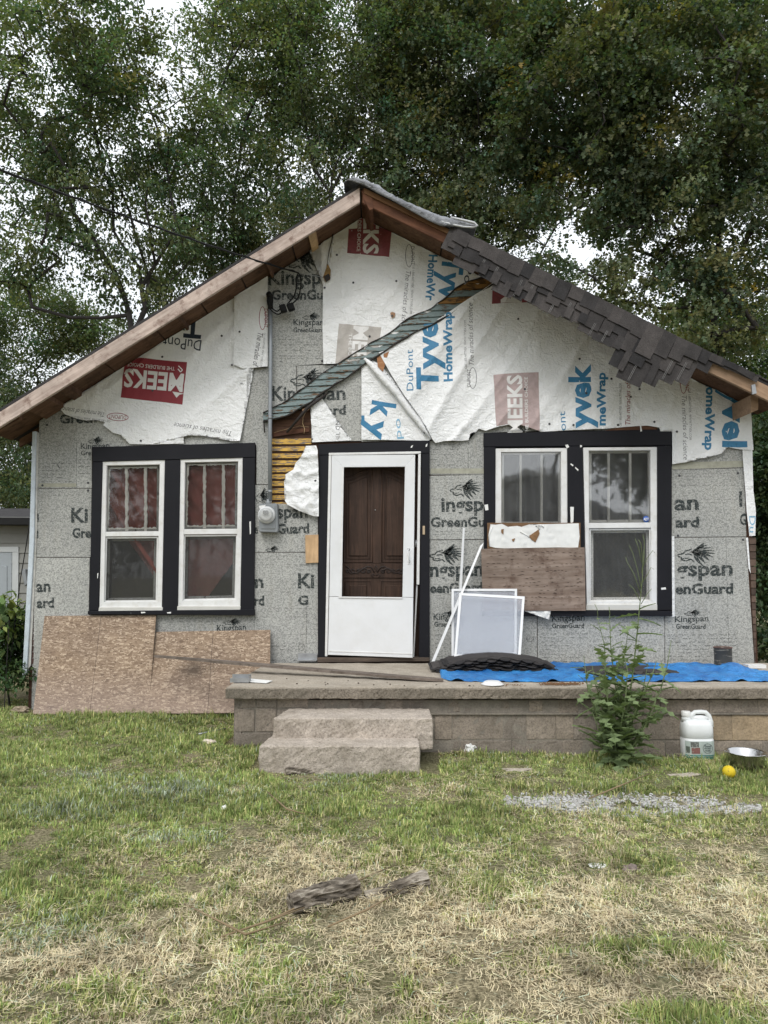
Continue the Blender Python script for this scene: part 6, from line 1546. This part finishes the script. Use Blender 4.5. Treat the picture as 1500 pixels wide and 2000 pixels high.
def mtree(lab, blobs, nt_, per):
    tr = [(px, py, -Y, rx, ry, rz) for (px, py, Y, rx, ry, rz) in blobs]; T = []
    t = empty('street_tree', (float(Mi(blobs[0][0], 1150, blobs[0][2]).x), -blobs[0][2], 0), lab, 'tree', 'trees across the street')
    for k in range(nt_):
        px, py, Y, rx, ry, rz = blobs[k % len(blobs)]; v = rng.normal(0, 1, 3); v /= np.linalg.norm(v); T.append(np.array(Mi(px, py, Y))+v*np.array([rx, ry, rz])*rng.uniform(.2, 1)**.45)
    T = np.array(T); bb = (float(t.location.x), -blobs[0][2], -.6); PA, par, tips = skeleton([[bb, (bb[0], bb[1], T[:, 2].min()+1)]], T, step=.8)
    wood_mesh('trunk', PA, par, tips, TBARK, t, tip_r=.02, trunk_r=.3); C = PA[tips]; ci = np.repeat(np.arange(len(C)), per); P = C[ci]+rng.normal(0, .45, (len(ci), 3)); o_ = P-C.mean(0); o_ /= np.linalg.norm(o_, axis=1)[:, None]
    g_ = rng.uniform(.6, 1.3, len(ci)); leaf_mesh('crown', P, o_, .30, np.stack([g_]*3, -1), LEAF_D, t)
mtree('broad tree across the street, seen reflected at the top of the right windows', [(1090, 770, 20, 2.4, 2, 1.5), (1220, 800, 20, 2.2, 2, 1.9), (1170, 850, 20, .8, 1.5, .8), (1260, 900, 20, .5, 1.5, .9)], 110, 60)
mtree('tall tree across the street, seen reflected in the left windows', [(380, 860, 24, 5, 3, 4), (250, 950, 24, 4, 3, 3.5), (480, 950, 24, 4, 3, 3)], 170, 60)


# ------------------------------------------------------------------ neighbour garage on the left
GA = empty('garage', W(10, 1200, 3.5), 'small grey sided garage with a white door at the far left', 'garage')
SID = m_plain('garage_siding', (.235, .235, .215), .7, .12, 4, rnd=.08); GW = m_plain('garage_trim', (.46, .48, .48), .6, .08); GD = m_plain('garage_door', (.30, .33, .35), .5, .05)
yG = 3.6; gx0 = W(-260, 1000, yG).x; gx1 = W(75, 1000, yG).x
zt_g = W(20, 1022, yG).z; zb_g = -.1; h = W(20, 1030, yG).z-W(20, 1049.3, yG).z; z = zt_g; k = 0
while z > zb_g:
    a, b_ = z-h, z; bm = bmesh.new(); add_ext(bm, [(gx0, yG-.018, a), (gx0, yG-.002, b_), (gx0, yG+.02, b_), (gx0, yG+.02, a)], (gx1-gx0, 0, 0)); from_bm('siding_board', bm, SID, GA); z -= h; k += 1
box('garage_wall', ((gx0+gx1)/2, yG+1.6, zt_g/2), (gx1-gx0-.02, 3.1, zt_g+.2), SID, GA)
prism('garage_roof', [(gx0-.2, yG-.30, W(20, 1022, yG-.3).z), (gx1+.25, yG-.30, W(20, 1022, yG-.3).z-.02), (gx1+.25, yG-.30, W(20, 1012, yG-.3).z), (gx0-.2, yG-.30, W(20, 1006, yG-.3).z)], (0, .28, 0), BLK, GA)
prism('garage_roof', [(gx0-.2, yG-.02, zt_g), (gx1+.25, yG-.02, zt_g), (gx1+.25, yG+1.7, zt_g+.30), (gx0-.2, yG+1.7, zt_g+.30)], (0, 0, .08), ROOFM, GA)
def gp(px, y0=0.0): return [W(a, b, yG-.03-y0) for a, b in px]
prism('door_casing', gp([(-70, 1068), (36, 1068), (36, 1078), (-70, 1078)]), (0, .03, 0), GW, GA); prism('door_casing', gp([(24, 1078.5), (36, 1078.5), (34, 1300), (22, 1300)]), (0, .03, 0), GW, GA)
gd = prism('garage_door', gp([(-60, 1079), (23, 1079), (21, 1300), (-60, 1300)], -.01), (0, .02, 0), GD, GA)
for (x0, x1) in ((-40, -20), (-8, 14)): prism('door_panel', gp(rect(x0, 1105, x1, 1200), .0), (0, .02, 0), GD, gd, .008)
prism('outlet_cover', gp([(40, 1112), (50, 1111), (54, 1140), (48, 1146)], .05), (0, .08, 0), GREYP, GA, .01)

# ------------------------------------------------------------------ tall weed before the porch
WEEDL = m_leaf('weed_leaves', (.16, .21, .105), .5, .2); STM = m_plain('weed_stem', (.13, .17, .07), .6, .2)
wb = Vector((W(1210, 1474, -1.97).x, -1.97, float(gbase(1.8, -1.97)))); wy = wb.y
weed = empty('tall_weed', wb, 'tall prickly weed with jagged leaves growing in front of the porch', 'weed')
def weed_leaf(seed, L=.15):
    r = random.Random(seed); n = 7; V = [(0, 0, 0)]; mid = []; up_ = []; dn_ = []
    for i in range(1, n+1):
        t = i/n; w = .085*sin(pi*min(1, t*.93+.07))**.7*(1.6 if i % 2 else .30)*(1-.3*t); bend = -.16*t*t
        mid.append((t, 0, bend)); up_.append((t+(.03 if i % 2 else 0)-.03, w*r.uniform(.8, 1.2)*2, bend+.05)); dn_.append((t-.03, -w*r.uniform(.8, 1.2)*2, bend+.05))
    V = [(0, 0, 0)]+mid+up_+dn_; Fc = []
    for i in range(n):
        a = 0 if i == 0 else i; b = i+1; u0 = None if i == 0 else n+i; u1 = n+i+1; d0 = None if i == 0 else 2*n+i; d1 = 2*n+i+1
        if i == 0: Fc += [(a, u1, b), (a, b, d1)]
        else: Fc += [(a, u0, u1), (a, u1, b), (a, d1, d0), (a, b, d1)]
    me = bpy.data.meshes.new('leaf'); me.from_pydata([(x*L, y*L, z*L) for x, y, z in V], [], Fc); me.materials.append(WEEDL)
    at = me.color_attributes.new('tint', 'FLOAT_COLOR', 'POINT'); g = r.uniform(.75, 1.35); at.data.foreach_set('color', [c for _ in V for c in (g, g, g*.95, 1)]); return me
WLM = [weed_leaf(s) for s in range(6)]
stems = [([(1212, 1470), (1222, 1400), (1235, 1330), (1243, 1260), (1250, 1190), (1256, 1130), (1258, 1075)], .0, .75),
         ([(1205, 1470), (1190, 1400), (1182, 1330), (1180, 1260), (1165, 1205)], -.05, 1), ([(1215, 1472), (1215, 1400), (1200, 1330), (1192, 1260), (1190, 1200)], .05, 1),
         ([(1200, 1470), (1165, 1400), (1145, 1340), (1138, 1280)], -.08, .9), ([(1218, 1470), (1262, 1410), (1292, 1350), (1306, 1300), (1314, 1250)], -.03, .75), ([(1210, 1470), (1212, 1420), (1222, 1370), (1226, 1310), (1214, 1255)], -.1, 1), ([(1215, 1468), (1255, 1430), (1280, 1385), (1285, 1350)], -.1, .8), ([(1205, 1468), (1170, 1430), (1155, 1390)], -.12, .7), ([(1210, 1470), (1235, 1410), (1258, 1345), (1268, 1290)], .06, .9)]
stems += [([(1208, 1470), (1200, 1400), (1215, 1330), (1218, 1290), (1228, 1230)], .04, 1), ([(1220, 1470), (1245, 1380), (1275, 1320), (1285, 1290)], -.06, .9), ([(1200, 1470), (1180, 1400), (1160, 1330), (1155, 1300)], .02, .9)]
stems = [([((x-1210)*.97+1210, y) for x, y in L], dy, f) for L, dy, f in stems]
nl = 0
for si, (L, dy, frac) in enumerate(stems):
    P = [W(a, b, wy+dy*min(1, i/2)) for i, (a, b) in enumerate(L)]; P[0] = wb+Vector((R.uniform(-.02, .02), 0, 0)); m = len(P)
    tube('stem', P, [.008-.0062*i/(m-1) for i in range(m)], STM, weed, n=6)
    tot = sum((P[i+1]-P[i]).length for i in range(m-1)); s = .05; a = R.uniform(0, 6)
    while s < tot*frac and nl < 298:
        d = s; i = 0
        while i < m-2 and d > (P[i+1]-P[i]).length: d -= (P[i+1]-P[i]).length; i += 1
        p = P[i].lerp(P[i+1], min(1, d/(P[i+1]-P[i]).length)); a += 2.4+R.uniform(-.4, .4)
        fr = s/tot; sc_l = (1.75-.85*fr)*R.uniform(.7, 1.15)*(1.0 if fr < .75 else .7)
        o = bpy.data.objects.new('leaf', WLM[R.randrange(6)]); COL.objects.link(o); o.parent = weed; o.location = p-wb
        o.rotation_euler = (R.uniform(-.4, .4), R.uniform(-.95, .35), a); o.scale = (sc_l,)*3; WL[o.name] = p; nl += 1
        s += R.uniform(.030, .050)*(1 if fr < .8 else 1.2)
# thin branching flower stalks on top
for L in ([(1256, 1150), (1247, 1110), (1238, 1080), (1230, 1065)], [(1256, 1120), (1262, 1085), (1262, 1055), (1259, 1045)], [(1257, 1100), (1250, 1070), (1243, 1052)], [(1257, 1110), (1268, 1090), (1280, 1075), (1284, 1080)], [(1255, 1160), (1240, 1120), (1226, 1098), (1223, 1088)], [(1256, 1140), (1270, 1120), (1276, 1108), (1282, 1112)],
          [(1254, 1175), (1240, 1150), (1230, 1142)], [(1258, 1090), (1255, 1062), (1250, 1054)], [(1255, 1180), (1268, 1160), (1277, 1150)], [(1165, 1205), (1163, 1190), (1158, 1180)], [(1190, 1200), (1188, 1185)]):
    L = [((x-1210)*.93+1210, y) for x, y in L]
    tube('flower_stalk', [W(a, b, wy) for a, b in L], [.0032, .0026, .0022, .002][:len(L)], STM, weed, n=5)
print('weed leaves', nl, 'tris', sum(len(m.loops)-2*len(m.polygons) for m in bpy.data.meshes))

# ------------------------------------------------------------------ grass
def spray(items, px, py):
    v = np.zeros_like(px)
    for (cx, cy, rx, ry, a) in items: v += a*np.exp(-(((px-cx)/rx)**2+((py-cy)/ry)**2))
    return v
GREEN_ = [(150, 1450, 420, 80, .9), (60, 1640, 140, 120, .9), (330, 1540, 300, 80, .75), (420, 1640, 200, 60, .3), (700, 1500, 200, 50, .5), (760, 1600, 130, 35, .8), (900, 1610, 120, 40, .5), (1080, 1490, 300, 40, .6), (1350, 1535, 200, 30, .5), (840, 1670, 60, 35, .5), (700, 1660, 60, 35, .5), (220, 1740, 110, 60, .5), (330, 1700, 90, 40, .35), (1250, 1850, 110, 25, .75), (1370, 1870, 60, 30, .8), (1330, 1985, 120, 35, 1.0), (1060, 1630, 150, 30, .3), (1150, 1700, 120, 30, .35), (1060, 1780, 80, 20, .35),
          (200, 1940, 130, 40, .3), (350, 1980, 200, 40, .25), (1380, 1620, 150, 40, .25), (800, 1935, 30, 20, .6), (1050, 1850, 80, 40, .2), (1230, 1885, 50, 30, .4), (1450, 1500, 60, 40, .4), (560, 1960, 200, 40, .2)]
DRY_ = [(300, 1690, 110, 22, .5), (500, 1660, 160, 25, .45), (600, 1700, 150, 35, .5), (1000, 1650, 500, 60, .15), (560, 1750, 120, 40, .4), (900, 1800, 300, 60, .5), (1200, 1950, 300, 50, .6), (1400, 1750, 120, 80, .3), (120, 1880, 250, 35, .55), (700, 1950, 300, 50, .3), (430, 1490, 70, 12, .6), (520, 1440, 60, 20, .5), (1100, 1800, 150, 30, .55), (850, 1540, 160, 14, .5), (420, 1545, 120, 12, .6), (60, 1590, 80, 10, .5), (1420, 1900, 120, 50, .5), (1200, 1460, 100, 15, .6), (880, 1470, 60, 12, .6), (1000, 1520, 200, 8, .4)]
def projnp(x, y, z):
    dy = y+D; dz = z-ZC; f = dy*cP+dz*sP; up_ = -dy*sP+dz*cP
    return 750+x/f*F, 1000-up_/f*F
def lawn_pos(n, dmin=2.2, dmax=8.2):
    d = rng.uniform(dmin, dmax, n); x = rng.uniform(-1, 1, n)*(.52*d*1.3+.35); y = d-D
    ok = ~((x > -1.27) & (y > -1.64)) & (y < .55) & ~((x < -1.0) & (x > -3.55) & (y > -.42))
    ok &= ~((x > -.95) & (x < .40) & (y > -2.25)); ok &= ~((x > 0.4) & (x < .42) & (y > -2.05))
    x, y = x[ok], y[ok]; z = gbase(x, y); px, py = projnp(x, y, z); return x, y, z, px, py
def vnoise(x, y, s, seed):
    r = np.random.default_rng(seed); v = np.zeros_like(x)
    for k in range(10):
        a = r.uniform(0, 2*pi); f = s*r.uniform(.5, 1.8); v += np.sin((x*cos(a)+y*sin(a))*f+r.uniform(0, 6.28))
    return v/3.2
def dryness(x, y, px, py):
    return np.clip(.38+.12*sstep(1580, 1760, py)-spray(GREEN_, px, py)*.62+spray(DRY_, px, py)*.62+.13*vnoise(x, y, 9, 3)+.09*vnoise(x, y, 28, 4), 0, 1)
GRM = m_attr('grass_blades', .75, .25)
def blades(n, name, lab, hmin, hmax, lie=0.0, seed=0, wmul=1.0, straw=False, under=False):
    x, y, z, px, py = lawn_pos(n); dr = dryness(x, y, px, py); m = len(x)
    gr = (px > 985) & (px < 1490) & (abs(py-(1563+(px-985)*.030)) < 20) & (rng.random(m) < .80)
    keep = ~gr
    if straw: keep &= rng.random(m) < (.12+.95*dr)
    else: keep &= rng.random(m) < (1.0-.25*dr)
    x, y, z, px, py, dr = [a[keep] for a in (x, y, z, px, py, dr)]; m = len(x)
    d = y+D; tall = np.clip(vnoise(x, y, 7, 12)*.4+.35*vnoise(x, y, 30, 13)+.75, .25, 1.9)
    tuft = spray([(1370, 1875, 40, 22, 1.2), (1330, 1995, 90, 22, 1.6), (900, 1460, 45, 16, 1.0), (1440, 1495, 50, 16, 1.2), (690, 1500, 90, 14, .6), (800, 1940, 18, 14, 1), (1210, 1480, 90, 14, .5), (480, 1470, 50, 16, .5), (1250, 1860, 80, 15, .6), (450, 1392, 40, 12, .6), (660, 1502, 170, 8, .8), (250, 1396, 200, 7, .6), (1300, 1478, 200, 7, .5)], px, py)
    h = rng.uniform(hmin, hmax, m)*(tall*(.75+.5*(1-dr))+tuft*.9)
    az = rng.uniform(0, 2*pi, m)
    if straw: az = 2.6*vnoise(x, y, 11, 33)+rng.normal(0, .75, m)+pi*(rng.random(m) < .5); z = z+.022*np.clip(vnoise(x, y, 19, 34), 0, 2)

    if straw: lean = rng.uniform(1.15, 1.65, m); h = rng.uniform(.025, .075, m); z = z+rng.uniform(.004, .035, m)*tall
    else: lean = np.abs(rng.normal(.35, .35, m))+dr*.45
    dirx, diry = np.cos(az), np.sin(az); w = (.0019+.00048*d)*rng.uniform(.7, 1.4, m)*wmul
    wx, wy_ = -diry*w, dirx*w
    def pt(t, k):
        a = lean*(t if not straw else 1)+ (0 if not straw else .35*np.sin(az*3)*t); r = h*t
        X_ = x+dirx*np.sin(a)*r; Y_ = y+diry*np.sin(a)*r; Z_ = z+np.cos(a)*r*(1 if not straw else .5)-.004
        if straw: X_ = X_+ (-diry)*h*.25*np.sin(t*pi)*np.sin(az*7); Y_ = Y_+dirx*h*.25*np.sin(t*pi)*np.sin(az*7)
        return np.stack([X_+wx*k, Y_+wy_*k, Z_], -1)
    if under: lean = lean*1.6; V3 = np.stack([pt(0, -1), pt(0, 1), pt(1.0, 0)], 1)
    V = np.stack([pt(0, -1), pt(0, 1), pt(.55, -.75), pt(.55, .75), pt(1.0, 0)], 1); f = np.array([(0, 1, 3), (0, 3, 2), (2, 3, 4)])
    Fx = (f[None]+5*np.arange(m)[:, None, None]).reshape(-1, 3)
    G1 = np.array([.30, .375, .115]); G2 = np.array([.195, .26, .085]); GY = np.array([.47, .455, .20]); S1 = np.array([.70, .61, .42]); S2 = np.array([.56, .48, .31]); GB = np.array([.36, .41, .31])
    u = rng.random((m, 1)); green = G1*u+G2*(1-u); gy = rng.random((m, 1)) < (.30+.35*dr[:, None]); green = np.where(gy, GY*(.7+.5*u), green)
    stw = S1*u+S2*(1-u); br = rng.random((m, 1)) < .08; stw = np.where(br, np.array([.17, .12, .075]), stw)
    p = dr+rng.normal(0, .17, m)
    p = p+.10*vnoise(x, y, 45, 25); isd = (p > (.55 if not straw else .30))[:, None]; c = np.where(isd, stw, green)
    silver = (spray([(130, 1590, 130, 12, .5), (320, 1545, 130, 16, .7), (180, 1515, 60, 10, .8), (350, 1640, 90, 12, .7), (60, 1830, 120, 40, .5), (640, 1520, 60, 20, .4)], px, py)+.05 > rng.random(m))[:, None]
    c = np.where(silver & (rng.random((m, 1)) < .75), GB*(.8+.6*u), c)
    c = c*rng.uniform(.74, 1.34, (m, 1))*np.clip(1+.14*vnoise(x, y, 5, 20)+.16*vnoise(x, y, 34, 21)+.12*vnoise(x, y, 70, 22), .35, 1.8)[:, None]
    if under: return raw_mesh(name, V3.reshape(-1, 3), np.arange(3*m).reshape(-1, 3), np.repeat(np.clip(c*.9, 0.01, .9), 3, axis=0), GRM, None, label=lab, cat='grass', kind='stuff')
    return raw_mesh(name, V.reshape(-1, 3), Fx, np.repeat(np.clip(c, 0.01, .9), 5, axis=0), GRM, None, label=lab, cat='grass', kind='stuff')
blades(330000, 'grass', 'short mown lawn grass, green at left and dry in front', .018, .048, seed=1, wmul=.9)
blades(420000, 'grass_undergrowth', 'low matted undergrowth of the lawn', .014, .036, wmul=1.1, under=True)
blades(200000, 'cut_grass', 'dry cut grass strewn over the lawn', .03, .1, straw=True, wmul=.42)

print('tris', sum(len(m.loops)-2*len(m.polygons) for m in bpy.data.meshes))
